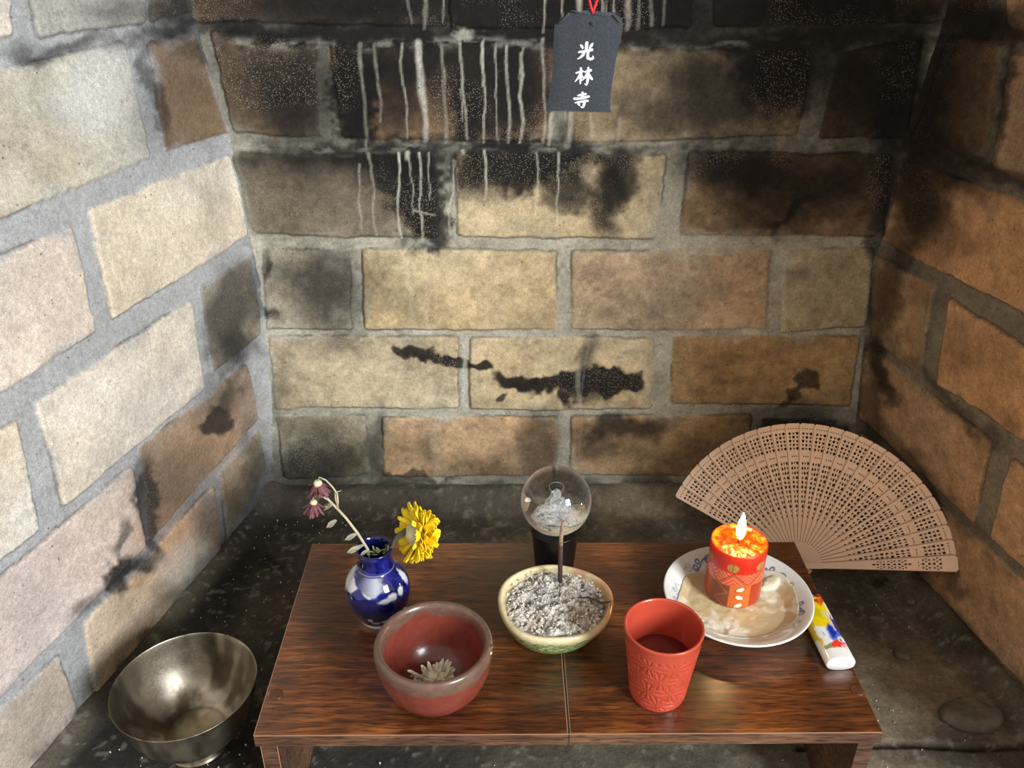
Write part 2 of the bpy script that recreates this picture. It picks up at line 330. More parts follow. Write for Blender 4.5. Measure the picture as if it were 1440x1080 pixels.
def build_wall(name, kind, us, zs, bricks, soot, mortar, nrm, Pf, label):
    U, Z = np.meshgrid(us, zs, indexing='ij'); u = U.ravel(); z = Z.ravel()
    P = Pf(u, z); px, py = proj(P)
    sd = {'b': 1, 'l': 2, 'r': 3}[kind] * 11
    wu = u + .0026 * (fbm(u * 22, z * 22, sd) - .5) * 2 + .0015 * (fbm(u * 120, z * 120, sd + 1) - .5) * 2
    wz = z + .0026 * (fbm(u * 22, z * 22, sd + 2) - .5) * 2 + .0015 * (fbm(u * 120, z * 120, sd + 3) - .5) * 2
    d = np.full(len(u), 9.); bid = np.zeros(len(u), int)
    for i, (Q, c) in enumerate(bricks):
        lo = Q.min(0) - .03; hi = Q.max(0) + .03
        s = np.where((u > lo[0]) & (u < hi[0]) & (z > lo[1]) & (z < hi[1]))[0]
        if not len(s): continue
        dd = sdq(Q, wu[s], wz[s], .0045); k = dd < d[s]; d[s[k]] = dd[k]; bid[s[k]] = i
    mask = sst(.0011, -.0011, d)
    cb = np.array([c for _, c in bricks])[bid]; _lu = cb @ np.array([.25, .6, .15]); cb = lerp(_lu[:, None] * np.array([1.03, 1, .95]), cb, {'b': .80, 'l': .72, 'r': .80}[kind]) * (np.array([.95, 1.0, .97]) if kind == 'b' else 1)
    n1 = fbm(u * 18, z * 18, sd + 4); n2 = fbm(u * 60, z * 60, sd + 5); n3 = fbm(u * 7 + bid * 5.3, z * 9 + bid * 3.1, sd + 6)
    warm = (n3 - .5)[:, None] * np.array([.0, -.10, -.28]) * 1.4
    cb = cb * (1 + {'b': .75, 'l': .55, 'r': .7}[kind] * (n1 - .5) + {'b': .65, 'l': .35, 'r': .6}[kind] * (n2 - .5) + {'b': .5, 'l': .25, 'r': .5}[kind] * (fbm(u * 150, z * 150, sd + 15) - .5))[:, None] * (1 + warm)
    _ma = .25 if kind == 'l' else .5
    cm = mortar * (1 + _ma * (fbm(u * 30, z * 30, sd + 7) - .5) + _ma * (fbm(u * 130, z * 130, sd + 8) - .5))[:, None]
    mm = mask[:, None]
    # smeared mortar over brick faces near the joints
    smear = sst(.62, .75, fbm(u * 26, z * 26, sd + 9) + .12 * np.clip(1 + d / .012, 0, 1)) * .55
    mm = mm * (1 - smear[:, None] * sst(-.016, -.002, d)[:, None])
    col = cm * (1 - mm) + cb * mm
    crack = np.exp(-((d - .0002) / .0010) ** 2) * sst(.42, .56, fbm(u * 14, z * 14, sd + 10))
    col *= (1 - .62 * crack)[:, None]
    s = blobs(px, py, soot, sd)
    if kind == 'b':
        up = sst(.50, .70, z); s = 1 - (1 - s) * (1 - .42 * up * (.6 + .8 * n1)) 
    s = s * (.93 + .14 * (n2 - .5))
    s = s * (1 - .10 * (1 - mask) * (kind == 'b'))
    s = np.clip(s, 0, .985); s = 1 - (1 - s) ** ({'b': 1.5, 'l': 1.15, 'r': 1.15}[kind] + (1.3 if kind == 'b' else .5) * sst(.36, .50, z))
    sc = srgb(24, 22, 21) if kind != 'r' else srgb(30, 24, 19)
    col = col * (1 - s)[:, None] + sc * s[:, None]
    gr = mask * (.25 + .75 * sst(.1, .6, s)) * sst(.45, .6, fbm(u * 15, z * 15, sd + 12)) * (.75 if kind == 'b' else .35)
    if kind == 'b':
        w = np.zeros_like(s); qx = px + 3.0 * (fbm(py / 40, py * 0 + 3, 2) - .5) * 2
        for (x0, y0, x1, y1, wd, st) in DRIPS:
            dd, t = segdist(qx + 5 * (vn(py / 34, x0 / 7 + py * 0) - .5) + 1.0 * (vn(py / 7, x0 / 3 + py * 0) - .5), py, x0, y0, x1, y1)
            w = np.maximum(w, st * sst(wd * .8, wd * .15, dd * (.7 + .6 * vn(py / 18, x0 * 1.3 + py * 0))) * (.45 + .8 * fbm(py / 7, px / 4 + x0, 3)) * (1 - .3 * t))
        # limy bloom along the bed joints
        for (y, amp) in ((62, .30), (206, .30), (343, .32), (467, .42)):
            band = np.exp(-((py - y - 3 * np.sin(px / 60)) / 7) ** 2) * sst(.5, .72, fbm(px / 24, py / 9, y)) * amp
            band *= sst(1180, 900, px) if y < 460 else sst(1100, 700, px)
            w = np.maximum(w, band)
        w = np.maximum(w, .7 * sst(8, 2, np.hypot((px - 1056) / 2.2, py - 466)))
        w = np.maximum(w, .5 * sst(16, 3, np.hypot((px - 655) / 1.4, (py - 48) * 1.2) + 22 * (n2 - .5) + 20 * (fbm(u * 150, z * 150, 4) - .5)))
        w = np.clip(w, 0, .95); col = lerp(col, srgb(205, 200, 186), w[:, None])
    if kind == 'l':
        w = .55 * sst(90, 20, np.hypot((px - 125) * 1.3, (py - 130)) + 90 * (n1 - .5)) + .4 * sst(50, 10, np.hypot((px - 258), (py - 800)) + 60 * (n1 - .5))
        w = np.clip(w, 0, .7); col = lerp(col, srgb(215, 214, 208), w[:, None])
        br = blobs(px, py, [(300,620,50,40,-40,.6),(250,720,60,34,-45,.65),(215,800,50,20,-42,.5),(225,700,30,60,0,.6)], 77)[:, None]
        col = lerp(col, col * np.array([.72, .50, .36]) * 1.15, br * (1 - s[:, None]))
    h = .0028 * sst(.0022, -.0030, d) + .0022 * (fbm(u * 9, z * 9, sd + 13) - .5) + .0011 * (n2 - .5) + .0014 * (1 - mask) * (fbm(u * 45, z * 45, sd + 14) - .5) - .0016 * crack
    # mortar swept up into the corner
    cd_ = (u if kind != 'b' else np.minimum(u - xl(z), xr(z) - u))
    cw = .0065 * np.exp(-(np.maximum(cd_, 0) / (.0085 + .006 * fbm(z * 20, z * 0, sd + 20))) ** 1.5)
    col = lerp(col, (cm * (1 - s[:, None]) + sc * s[:, None]), (sst(.0020, .0045, cw) * .8)[:, None])
    P = P + nrm[None, :] * (h + cw)[:, None]
    col = np.clip(col, .004, .95)
    o = np_mesh(name, P, grid_faces(len(us), len(zs), flip=(kind == 'l')), M_WALL, None, col)
    a = o.data.attributes.new('Grain', 'FLOAT', 'POINT'); a.data.foreach_set('value', gr.astype(np.float32))
    o['kind'] = 'structure'; o['label'] = label
    return o

def extend(bricks, umax, seed, tone):
    """carry the courses on past the photograph's edge towards the opening"""
    rnd = random.Random(seed); rows = {}
    for Q, c in bricks:
        k = round((Q[:, 1].mean() - .06) / .112); rows.setdefault(k, []).append((Q, c))
    out = []
    tops = []
    for k in range(0, 9):
        r = sorted(rows.get(k, []), key=lambda q: q[0][:, 0].mean())
        out += r
        if r:
            Q = r[-1][0]; ue = np.sort(Q[:, 0])[-2:].mean(); far = Q[Q[:, 0] > Q[:, 0].mean()]
            zt, zb = far[:, 1].max(), far[:, 1].min()
        else:
            ue = -.02 - .1 * (k % 2); zb = .01 + k * .112; zt = zb + .098
        zt = min(zt, zb + .102) if zt - zb > .07 else zb + .098
        u0 = ue + .012
        while u0 < umax:
            out.append((np.array([(u0, zt), (u0 + .212, zt), (u0 + .212, zb), (u0, zb)]), tone * rnd.uniform(.8, 1.05))); u0 += .226
    return out
zs = np.concatenate([np.arange(-.02, .62, .0014), np.arange(.62, .95, .004)])
bk = make_bricks(BACK, 'b')
rr = random.Random(5)
for j, zb in enumerate((.655, .767, .879)):
    for i in range(5): bk.append((np.array([(-.45 + i * .23 + .1 * (j % 2), zb + .098), (-.24 + i * .23 + .1 * (j % 2), zb + .098), (-.24 + i * .23 + .1 * (j % 2), zb), (-.45 + i * .23 + .1 * (j % 2), zb)]), DBR * rr.uniform(.5, 1)))
for k in range(3):   # top course measured at the frame edge: stretch to full height
    bk[k][0][:2, 1] = .64
build_wall('wall_back', 'b', np.arange(-.36, .48, .0014), zs, bk, SOOT_B, srgb(168, 164, 148), np.array([0, -1., 0]), P_back,
           'sooty tan firebrick wall at the back of the fireplace, streaked with white drips')
us = np.concatenate([np.arange(-.012, .47, .0014), np.arange(.47, .78, .005)])
build_wall('wall_left', 'l', us, zs, extend(make_bricks(LEFT, 'l'), .76, 1, PALE), SOOT_L, srgb(168, 168, 168), np.array([1, -TL, 0]) / LN, P_left,
           'pale firebrick wall on the left with light grey mortar')
us = np.concatenate([np.arange(-.012, .36, .0014), np.arange(.36, .60, .005)])
build_wall('wall_right', 'r', us, zs, extend(make_bricks(RIGHT, 'r'), .6, 2, RW), SOOT_R, srgb(120, 112, 98), np.array([-1, -TR, 0]) / RN, P_right,
           'warm brown firebrick wall on the right behind the fan')

# ------------------------------------------------------------------ floor
def build_floor():
    xs = np.arange(-.56, .60, .0022); ys = np.concatenate([np.arange(-.5, .40, .01), np.arange(.40, .935, .0022)])
    X, Y = np.meshgrid(xs, ys, indexing='ij'); x = X.ravel(); y = Y.ravel()
    px, py = proj(np.stack([x, y, x * 0], -1))
    n1 = fbm(x * 12, y * 12, 50); n2 = fbm(x * 45, y * 45, 51); n3 = fbm(x * 160, y * 160, 52)
    dl = (x - (CXL[0] - TL * (YB - y))) / LN; dr = ((CXR[0] + TR * (YB - y)) - x) / RN; db = YB - y
    h = .003 * (n1 - .5) + .0022 * (n2 - .5) + .001 * (n3 - .5)
    wob = .010 * (fbm(x * 14, y * 14, 60) - .5)
    # mortar swept against the walls
    h += .016 * sst(.030, .004, dr + wob) + .012 * sst(.030, .003, dl + wob) + .022 * sst(.045, .006, db + wob * 1.5)
    # ash drift in the back left
    gap = np.abs(y - .535 - .002 * np.sin(x * 40)); jt = sst(.005, .001, gap) * (x > .26)
    h -= .0035 * jt
    for gx in (.38,): h -= 0
    base = lerp(srgb(108, 100, 84), srgb(144, 132, 110), sst(.35, .7, n1)[:, None])
    left = sst(.15, -.18, x)[:, None]
    base = lerp(base, srgb(74, 73, 68), left * .85)
    base = base * (1 + .7 * (n2 - .5) + .6 * (n3 - .5))[:, None]
    rust = blobs(px, py, [(390,860,40,26,-50,.35,.4),(420,700,60,40,0,.2),(1290,930,60,60,0,.25),(980,700,80,20,0,.2)], 61)[:, None]
    base = lerp(base, srgb(104, 78, 56), rust)
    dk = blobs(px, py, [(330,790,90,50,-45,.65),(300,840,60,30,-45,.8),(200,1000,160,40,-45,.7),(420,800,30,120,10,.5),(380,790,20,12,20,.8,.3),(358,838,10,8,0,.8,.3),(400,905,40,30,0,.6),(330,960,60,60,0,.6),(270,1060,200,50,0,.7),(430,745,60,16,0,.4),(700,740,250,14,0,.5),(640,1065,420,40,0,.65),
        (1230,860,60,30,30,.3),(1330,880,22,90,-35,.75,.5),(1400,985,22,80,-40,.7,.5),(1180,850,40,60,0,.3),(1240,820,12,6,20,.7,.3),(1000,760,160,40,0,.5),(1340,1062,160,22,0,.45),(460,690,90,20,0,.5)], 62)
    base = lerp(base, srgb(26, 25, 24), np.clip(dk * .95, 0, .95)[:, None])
    base *= (1 - .7 * jt)[:, None]
    sw = sst(.03, .01, np.minimum(dl, dr) + wob) * .45 + sst(.04, .015, db + wob) * .3
    base = lerp(base, srgb(118, 108, 90), (sw * sst(.4, .6, n1))[:, None])
    ash = sst(.66, .74, n3 + .2 * (n2 - .5)) * .35
    base = lerp(base, srgb(150, 146, 136), ash[:, None])
    o = np_mesh('floor', np.stack([x, y, h], -1), grid_faces(len(xs), len(ys)), M_WALL, None, np.clip(base, .003, 1))
    a = o.data.attributes.new('Grain', 'FLOAT', 'POINT'); a.data.foreach_set('value', np.full(len(x), .04, np.float32))
    tag(o, 'soot-darkened fireplace hearth floor of grey mortar', None, None, 'structure')
build_floor()
M_SOOT = mat('soot', srgb(40, 34, 30), rough=.95, nscale=20, namt=.3)
cb = MB(); cb.box((-.56, .36, .95), (.62, .96, 1.0)); o = cb.build('top_light_shield', M_SOOT, smooth=False); o['kind'] = 'structure'  # unseen slab added to stop ambient light falling in from above

# ------------------------------------------------------------------ debris on the floor
M_ROCK = mat('mortar_rock', srgb(104, 98, 84), rough=.95, nscale=90, namt=.35, bscale=200, bstr=.6)
def rock(name, c, sx, sy, sz, seed, label, cat='mortar lump', group=None, m=None):
    th = np.linspace(0, 2 * PI, 40, endpoint=False); ph = np.linspace(-PI / 2 + .01, PI / 2 - .01, 22)
    T, Q = np.meshgrid(th, ph, indexing='ij')
    X = np.cos(T) * np.cos(Q); Y = np.sin(T) * np.cos(Q); Zc = np.sin(Q)
    r = .72 + .55 * fbm(X * 1.7 + 5, Y * 1.7 + Zc * 1.3, seed) + .14 * fbm(X * 6 + 3, Y * 6 + Zc * 5, seed + 2)
    V = np.stack([X * r * sx, Y * r * sy, np.clip(Zc * r, -.5, .62 + .25 * fbm(X * 3, Y * 3, seed)) * sz], -1).reshape(-1, 3)
    o = np_mesh(name, V, grid_faces(40, 22, wrap=True), m or M_ROCK)
    o.location = (c[0], c[1], c[2]); return tag(o, label, cat, group)
p = onz(1366, 1008, .003); rock('mortar_lump', (p[0], p[1], .005), .026, .017, .011, 3, 'flat grey-brown lump of broken mortar on the hearth floor at lower right')
p = onz(1270, 920, .003); rock('mortar_lump', (p[0], p[1], .003), .008, .0065, .006, 8, 'small round mortar pebble on the floor right of the lighter')
p = onz(1281, 846, .003); rock('mortar_lump', (p[0], p[1], .004), .005, .004, .004, 12, 'tiny pale pebble on the floor below the end of the fan')
M_ASHBIT = mat('ash_flake', srgb(205, 200, 190), rough=.9)
db = MB(); rnd = random.Random(9)
for k in range(230):
    if k < 130: x, y = rnd.uniform(-.36, -.19), rnd.uniform(.5, .88)
    elif k < 190: x, y = rnd.uniform(.29, .44), rnd.uniform(.45, .75)
    else: x, y = rnd.uniform(-.17, .26), rnd.uniform(.40, .52)
    if x < CXL[0] - TL * (YB - y) + .02 or x > CXR[0] + TR * (YB - y) - .03: continue
    s = rnd.choice([.0004, .0006, .0006, .0010]) ; z = .0016
    a = rnd.uniform(0, 3)
    v = [(x + s * math.cos(a + q), y + s * .7 * math.sin(a + q), z) for q in (0, 1.7, 3.1, 4.6)] + [(x, y, z + s * 1.2)] + [(x, y, z - .003)]
    db.add(v, [(0, 1, 4), (1, 2, 4), (2, 3, 4), (3, 0, 4), (1, 0, 5), (2, 1, 5), (3, 2, 5), (0, 3, 5)])
tag(db.build('ash_flakes', M_ASHBIT, smooth=False), 'scattered pale ash flakes on the dark hearth floor', 'ash', None, 'stuff')

# ------------------------------------------------------------------ table
def wood_mat(name, c0, c1, c2, rough=.28, endgrain=False):
    m = D.materials.new(name); m.use_nodes = True; nt = m.node_tree; N = nt.nodes; L = nt.links; b = N['Principled BSDF']
    tc = N.new('ShaderNodeTexCoord'); mp = N.new('ShaderNodeMapping'); mp.inputs['Scale'].default_value = (16, 210, 210)
    L.new(tc.outputs['Object'], mp.inputs['Vector'])
    wp = N.new('ShaderNodeTexNoise'); wp.inputs['Scale'].default_value = 14; wp.inputs['Detail'].default_value = 3; L.new(tc.outputs['Object'], wp.inputs['Vector'])
    ad = N.new('ShaderNodeVectorMath'); ad.operation = 'MULTIPLY_ADD'; L.new(wp.outputs['Color'], ad.inputs[0]); ad.inputs[1].default_value = (0, 2.2, 0); L.new(mp.outputs[0], ad.inputs[2])
    n1 = N.new('ShaderNodeTexNoise'); n1.inputs['Scale'].default_value = 1; n1.inputs['Detail'].default_value = 8; n1.inputs['Roughness'].default_value = .65; L.new(ad.outputs[0], n1.inputs['Vector'])
    n2 = N.new('ShaderNodeTexNoise'); n2.inputs['Scale'].default_value = 11; n2.inputs['Detail'].default_value = 4; L.new(tc.outputs['Object'], n2.inputs['Vector'])
    mx = N.new('ShaderNodeMath'); mx.operation = 'MULTIPLY_ADD'; L.new(n2.outputs['Fac'], mx.inputs[0]); mx.inputs[1].default_value = .75; 
    m2 = N.new('ShaderNodeMath'); m2.operation = 'MULTIPLY'; L.new(n1.outputs['Fac'], m2.inputs[0]); m2.inputs[1].default_value = .75
    L.new(m2.outputs[0], mx.inputs[2])
    cr = N.new('ShaderNodeValToRGB'); e = cr.color_ramp.elements
    e[0].position = .50; e[0].color = (*c0, 1); e[1].position = 1.0; e[1].color = (*c2, 1); k = e.new(.76); k.color = (*c1, 1)
    L.new(mx.outputs[0], cr.inputs[0])
    # fine dark pores running with the grain
    mp3 = N.new('ShaderNodeMapping'); mp3.inputs['Scale'].default_value = (60, 640, 640); L.new(tc.outputs['Object'], mp3.inputs['Vector'])
    n3 = N.new('ShaderNodeTexNoise'); n3.inputs['Scale'].default_value = 1; n3.inputs['Detail'].default_value = 3; L.new(mp3.outputs[0], n3.inputs['Vector'])
    r3 = N.new('ShaderNodeMapRange'); r3.inputs[1].default_value = .38; r3.inputs[2].default_value = .52; r3.inputs[3].default_value = .42; r3.inputs[4].default_value = 1.05; L.new(n3.outputs['Fac'], r3.inputs[0])
    x = N.new('ShaderNodeMix'); x.data_type = 'RGBA'; x.blend_type = 'MULTIPLY'; x.inputs[0].default_value = 1; L.new(cr.outputs[0], x.inputs[6]); L.new(r3.outputs[0], x.inputs[7])
    L.new(x.outputs[2], b.inputs['Base Color'])
    b.inputs['Roughness'].default_value = rough; b.inputs['Specular IOR Level'].default_value = .6; b.inputs['Coat Weight'].default_value = .9 if rough < .4 else 0; b.inputs['Coat Roughness'].default_value = .30
    bp = N.new('ShaderNodeBump'); bp.inputs['Strength'].default_value = .35; bp.inputs['Distance'].default_value = .0005
    L.new(n3.outputs['Fac'], bp.inputs['Height']); L.new(bp.outputs[0], b.inputs['Normal'])
    return m
WD = wood_mat('dark_walnut', srgb(34, 18, 10), srgb(100, 54, 25), srgb(170, 100, 44), rough=.26)
WE = wood_mat('walnut_edge', srgb(48, 32, 24), srgb(96, 66, 48), srgb(140, 100, 72), rough=.5)
TX0, TX1, TY0, TY1, TZ = -.1911, .2825, .4503, .6773, .12
tb = thing('low_table', ((TX0 + TX1) / 2, (TY0 + TY1) / 2, 0), 'low dark walnut folding table holding the offerings on the hearth', 'table')
hw = (TX1 - TX0) / 2; hd = (TY1 - TY0) / 2
for sx in (-1, 1):
    b = MB(); b.box((min(sx * hw, sx * .0006), -hd, .108), (max(sx * hw, sx * .0006), hd, TZ)); lf = b.build('tabletop_leaf', WD, tb, smooth=False, bevel=.0008)
    # pale worn edge banding along front
    e = MB(); e.box((min(sx * hw, sx * .0006), -hd - .0004, .1085), (max(sx * hw, sx * .0006), -hd, .1192)); e.build('edge_band', WE, lf, smooth=False)
    g = MB(); g.box((min(sx * (hw - .003), sx * (hw - .0155)), -hd + .002, 0.001), (max(sx * (hw - .003), sx * (hw - .0155)), hd - .003, .108)); g.build('side_leg', WE, tb, smooth=False, bevel=.0006)
M_WEAR = mat('worn_edge', srgb(176, 134, 106), rough=.5)
for (lo, hi) in (((-hw + .0006, -hd - .0003, TZ - .0006), (hw - .0006, -hd + .0002, TZ - .0001)), ((-hw - .0002, -hd, TZ - .0006), (-hw + .0002, hd, TZ - .0001)), ((-hw + .0030, -hd + .0016, .1066), (-hw + .0155, -hd + .0021, .1072)), ((-hw + .0152, -hd + .0016, .002), (-hw + .0157, -hd + .0021, .107)), ((-hw + .0028, -hd + .0016, .002), (-hw + .0032, -hd + .0021, .107)), ((-.0012, -hd - .0002, TZ - .0004), (-.0007, hd, TZ + .0001)), ((.0009, -hd - .0002, TZ - .0004), (.0013, hd, TZ + .0001))):
    b = MB(); b.box(lo, hi); b.build('worn_edge', M_WEAR, tb, smooth=False)
M_CAP = mat('cap_plastic', srgb(88, 52, 36), rough=.35)
for (cx, cy) in ((389, 977), (1206, 971)):
    q = onz(cx, cy, TZ); k = lathe('screw_cover', [(0, .0000), (.0052, .0000), (.0052, .0005), (.0046, .0007), (0, .0007)], M_CAP, tb, seg=32, sub=1); k.location = (q[0] - tb.location.x, q[1] - tb.location.y, TZ)
# wax drops spilt on the tabletop and dust
M_WAXD = mat('wax_white', srgb(225, 215, 195), rough=.4)

# ------------------------------------------------------------------ vase and flowers
def vase_col(T, R, Z, S):
    ins = S > .66
    a = (T + PI / 2 + PI) % (2 * PI) - PI - .19      # 0 faces the camera, + to the right
    n = fbm(a * 2.2 + 5, Z * 160, 3); nf = fbm(a * 9, Z * 700, 4)
    blue = lerp(srgb(10, 13, 66), srgb(24, 33, 118), sst(.3, .7, n)[..., None]) * (.8 + .4 * nf)[..., None]
    blue = lerp(blue, srgb(9, 12, 46), (sst(.034, .014, Z) * .7)[..., None])
    w = np.zeros_like(Z)
    zlow = .044 - .006 * sst(-.2, .9, a) + .003 * np.sin(a * 7) + .004 * (n - .5) * 2
    band = sst(-.0008, .0006, Z - zlow + .0005) * sst(.0560, .0545, Z) * sst(-1.9, -1.0, a) * sst(.35, -.15, a - .25 * (nf - .5))
    upper = sst(-.0006, .0014, Z - (.0468 + .009 * (-a - .75)) - .003 * (nf - .5)) * sst(.5, -1.0, a)
    w = np.maximum(w, band * (1 - upper))
    def spot(ca, cz, ra, rz, st=1): return st * sst(1.3, .8, np.hypot((a - ca) / ra, (Z - cz) / rz) + (nf - .5) * .9)
    for s_ in ((.45, .040, .14, .0028), (.78, .041, .12, .0036), (.22, .0385, .22, .0022), (-.35, .0165, .09, .0026), (-.18, .0115, .16, .0018), (.12, .013, .13, .0018), (.3,.010,.15,.0014), (1.25, .047, .14, .006), (-1.7,.045,.4,.01), (1.05,.012,.2,.003)): w = np.maximum(w, spot(*s_) * (.95 if s_[1] > .02 else .6))
    w = np.maximum(w, sst(.0056, .0044, Z + .0010 * (n - .5)))
    w = np.maximum(w, sst(.0004, .0001, np.abs(Z - .0565)) * .45 * (R > .012))
    c = lerp(blue, srgb(214, 218, 222), w[..., None])
    return np.where(ins[..., None], srgb(18, 22, 80), c)
M_GLAZE = mat('glaze', vcol=True, rough=.08, Coat_Weight=.6, Coat_Roughness=.04)
vs = thing('bud_vase', (-.112, .5776, TZ), 'small round cobalt-blue glazed bud vase with white drips', 'vase')
lathe('vase_body', [(0, .0006), (.0155, 0), (.0176, .0012), (.0184, .0036), (.0222, .011), (.0262, .020), (.0279, .031), (.0262, .042), (.0215, .050), (.0170, .0545), (.0155, .0565), (.0143, .060), (.0138, .066), (.0146, .0715), (.0158, .0745), (.0153, .0757), (.0138, .0750), (.0122, .070), (.0118, .060), (.0118, .045), (.010, .030), (0, .028)], M_GLAZE, vs, seg=240, colfn=vase_col, sub=9)

M_STEM = mat('dry_stem', srgb(186, 176, 146), rough=.8, nscale=120, namt=.2)
M_DLEAF = mat('dry_leaf', srgb(150, 147, 126), rough=.85, nscale=90, namt=.3)
M_PURP = mat('dry_purple_petal', srgb(126, 78, 86), rough=.8, nscale=220, namt=.5)
M_YEL = mat('yellow_petal', srgb(255, 222, 36), rough=.6, nscale=160, namt=.25, Subsurface_Weight=.15, Subsurface_Radius=(.003, .002, .0005), Subsurface_Scale=1.0)
M_CALYX = mat('dry_calyx', srgb(205, 198, 160), rough=.8, nscale=160, namt=.3)
M_DKST = mat('dark_stem', srgb(92, 88, 72), rough=.8, nscale=90, namt=.4)
M_HERB = mat('green_herb', srgb(128, 132, 82), rough=.8, nscale=90, namt=.3)
vy = .5776
def vp(x, y, dy=0): return Vector([float(c) for c in ony(x, y, vy + dy)])
fl = thing('dried_flower', vp(519, 782), 'dried flower stem with drooping purple heads in the blue vase', 'dried flower')
O = fl.location.copy()
def rel(v): return v - O
st = MB()
st.tube([rel(vp(522, 800, .004)), rel(vp(517, 772)), rel(vp(503, 750)), rel(vp(487, 729)), rel(vp(475, 716)), rel(vp(463, 704)), rel(vp(459, 699))], [.0011, .0012, .0012, .0011, .0011, .001, .0008], 8)
st.tube([rel(vp(474, 716)), rel(vp(475, 705)), rel(vp(474, 694)), rel(vp(467, 684)), rel(vp(458, 675)), rel(vp(449, 671)), rel(vp(447, 676))], [.0009, .0009, .0008, .0007, .0007, .0006, .0006], 8)
st.tube([rel(vp(462, 703)), rel(vp(455, 699)), rel(vp(447, 697)), rel(vp(441, 699)), rel(vp(440, 703))], [.0009, .0008, .0007, .0007, .0006], 8)
st.tube([rel(vp(473, 692)), rel(vp(480, 690))], [.0006, .0002], 6)
st.tube([rel(vp(476, 714)), rel(vp(472, 703)), rel(vp(471, 693))], [.0006, .0006, .0004], 6)
st.build('stem', M_STEM, fl)
rnd = random.Random(21)
for (x, y, L, W) in ((468, 735, .0065, .005), (497, 754, .0075, .0045), (503, 772, .009, .005), (507, 770, .008, .004), (463, 712, .006, .005), (458, 716, .005, .004), (514, 776, .006, .003)):
    lf = MB()
    lf.petal(rel(vp(x + 5, y - 4)), (-.8, -.15, -.5 + rnd.uniform(-.2, .4)), (0, -1, .5), L * 1.7, W * .9, 1.2 * rnd.choice([-1, 1]), n=9, cup=.6, wave=.0006); lf.build('leaf', M_DLEAF, fl)
for (x, y, S_) in ((447, 679, 1.0), (441, 706, .85)):
    hd_ = MB(); c = rel(vp(x, y)); core = MB()
    core.tube([c + Vector((0, 0, .0022)) * S_, c, c - Vector((0, 0, .003)) * S_], [.0022 * S_, .0036 * S_, .003 * S_], 12)
    ck = core.build('calyx', M_CALYX, fl)
    for k in range(64):
        a = rnd.uniform(0, 2 * PI); r_ = rnd.uniform(.35, .95)
        hd_.petal(c + Vector((math.cos(a) * .002 * S_, math.sin(a) * .002 * S_, rnd.uniform(-.002, .001))), (math.cos(a) * r_ * .75, math.sin(a) * r_ * .75, -1), (math.cos(a), math.sin(a), .4), rnd.uniform(.009, .0150) * S_, .0021, rnd.uniform(-.9, .7), n=5)
    hd_.build('petals', M_PURP, fl)

yf = thing('yellow_flower', vp(545, 775), 'wilting yellow chrysanthemum leaning out of the vase to the right', 'flower')
O = yf.location.copy()
s1 = MB(); s1.tube([rel(vp(536, 800, .004)), rel(vp(545, 778)), rel(vp(554, 763)), rel(vp(561, 753)), rel(vp(572, 747))], [.0016, .0018, .002, .0024, .003], 10)
s1.build('stem', M_DKST, yf)
for (x, y, dx, dz, L, W) in ((543, 776, .55, .8, .016, .005), (548, 768, .7, .75, .015, .005), (540, 782, .3, .5, .012, .004)):
    l_ = MB(); l_.petal(rel(vp(x, y)), (dx, -.2, dz), (-.6, -.6, .3), L, W, .8, n=8, cup=.5); l_.build('leaf', M_DKST, yf)
hb = MB()
for k in range(16):
    a = rnd.uniform(0, 2 * PI); b0 = vp(528 + rnd.uniform(-9, 12), 776 + rnd.uniform(-4, 4))
    hb.petal(rel(b0), (math.cos(a), -.4, .3 + math.sin(a) * .5), (0, -.3, 1), rnd.uniform(.004, .008), .0016, rnd.uniform(-1, 1), n=4)
hb.build('withered_leaves', M_HERB, yf)
ax = Vector((.86, .42, -.28)).normalized(); hc = rel(vp(583, 750)); s_ = ax.orthogonal().normalized(); t_ = ax.cross(s_)
cx = MB(); cx.tube([hc - ax * .0075, hc - ax * .005, hc - ax * .001, hc + ax * .003, hc + ax * .005], [.0034, .0068, .0092, .0094, .0080], 20)
for k in range(44):
    a = k * 2.399; rr_ = .0055 + .003 * (k / 44)
    dv = s_ * math.cos(a) + t_ * math.sin(a)
    cx.petal(hc - ax * (.0055 - .004 * (k / 44)) + dv * rr_ * 1.15, ax * .8 + dv * .55, dv - ax * .3, .0082, .0030, -.6, n=4)
cx.build('calyx', M_CALYX, yf)
pt = MB()
for ring, (n_, tilt, L) in enumerate(((30, .42, .0185), (32, .12, .0190), (30, -.30, .0175), (24, -.8, .0140), (16, -1.5, .010))):
    for k in range(n_):
        a = 2 * PI * (k + rnd.uniform(-.3, .3)) / n_ + ring * .5
        dv = s_ * math.cos(a) + t_ * math.sin(a)
        b0 = hc + ax * (.003 + .0018 * ring) + dv * (.0068 - .001 * ring)
        dd = dv * 1.0 - ax * (tilt + rnd.uniform(-.22, .22)) * .8
        pt.petal(b0, dd, -ax + dv * .2, L * rnd.uniform(.85, 1.12), rnd.uniform(.0054, .0072), rnd.uniform(-.4, .9), n=8, cup=.28, wave=.0004, tipw=.75)
pt.build('petals', M_YEL, yf)

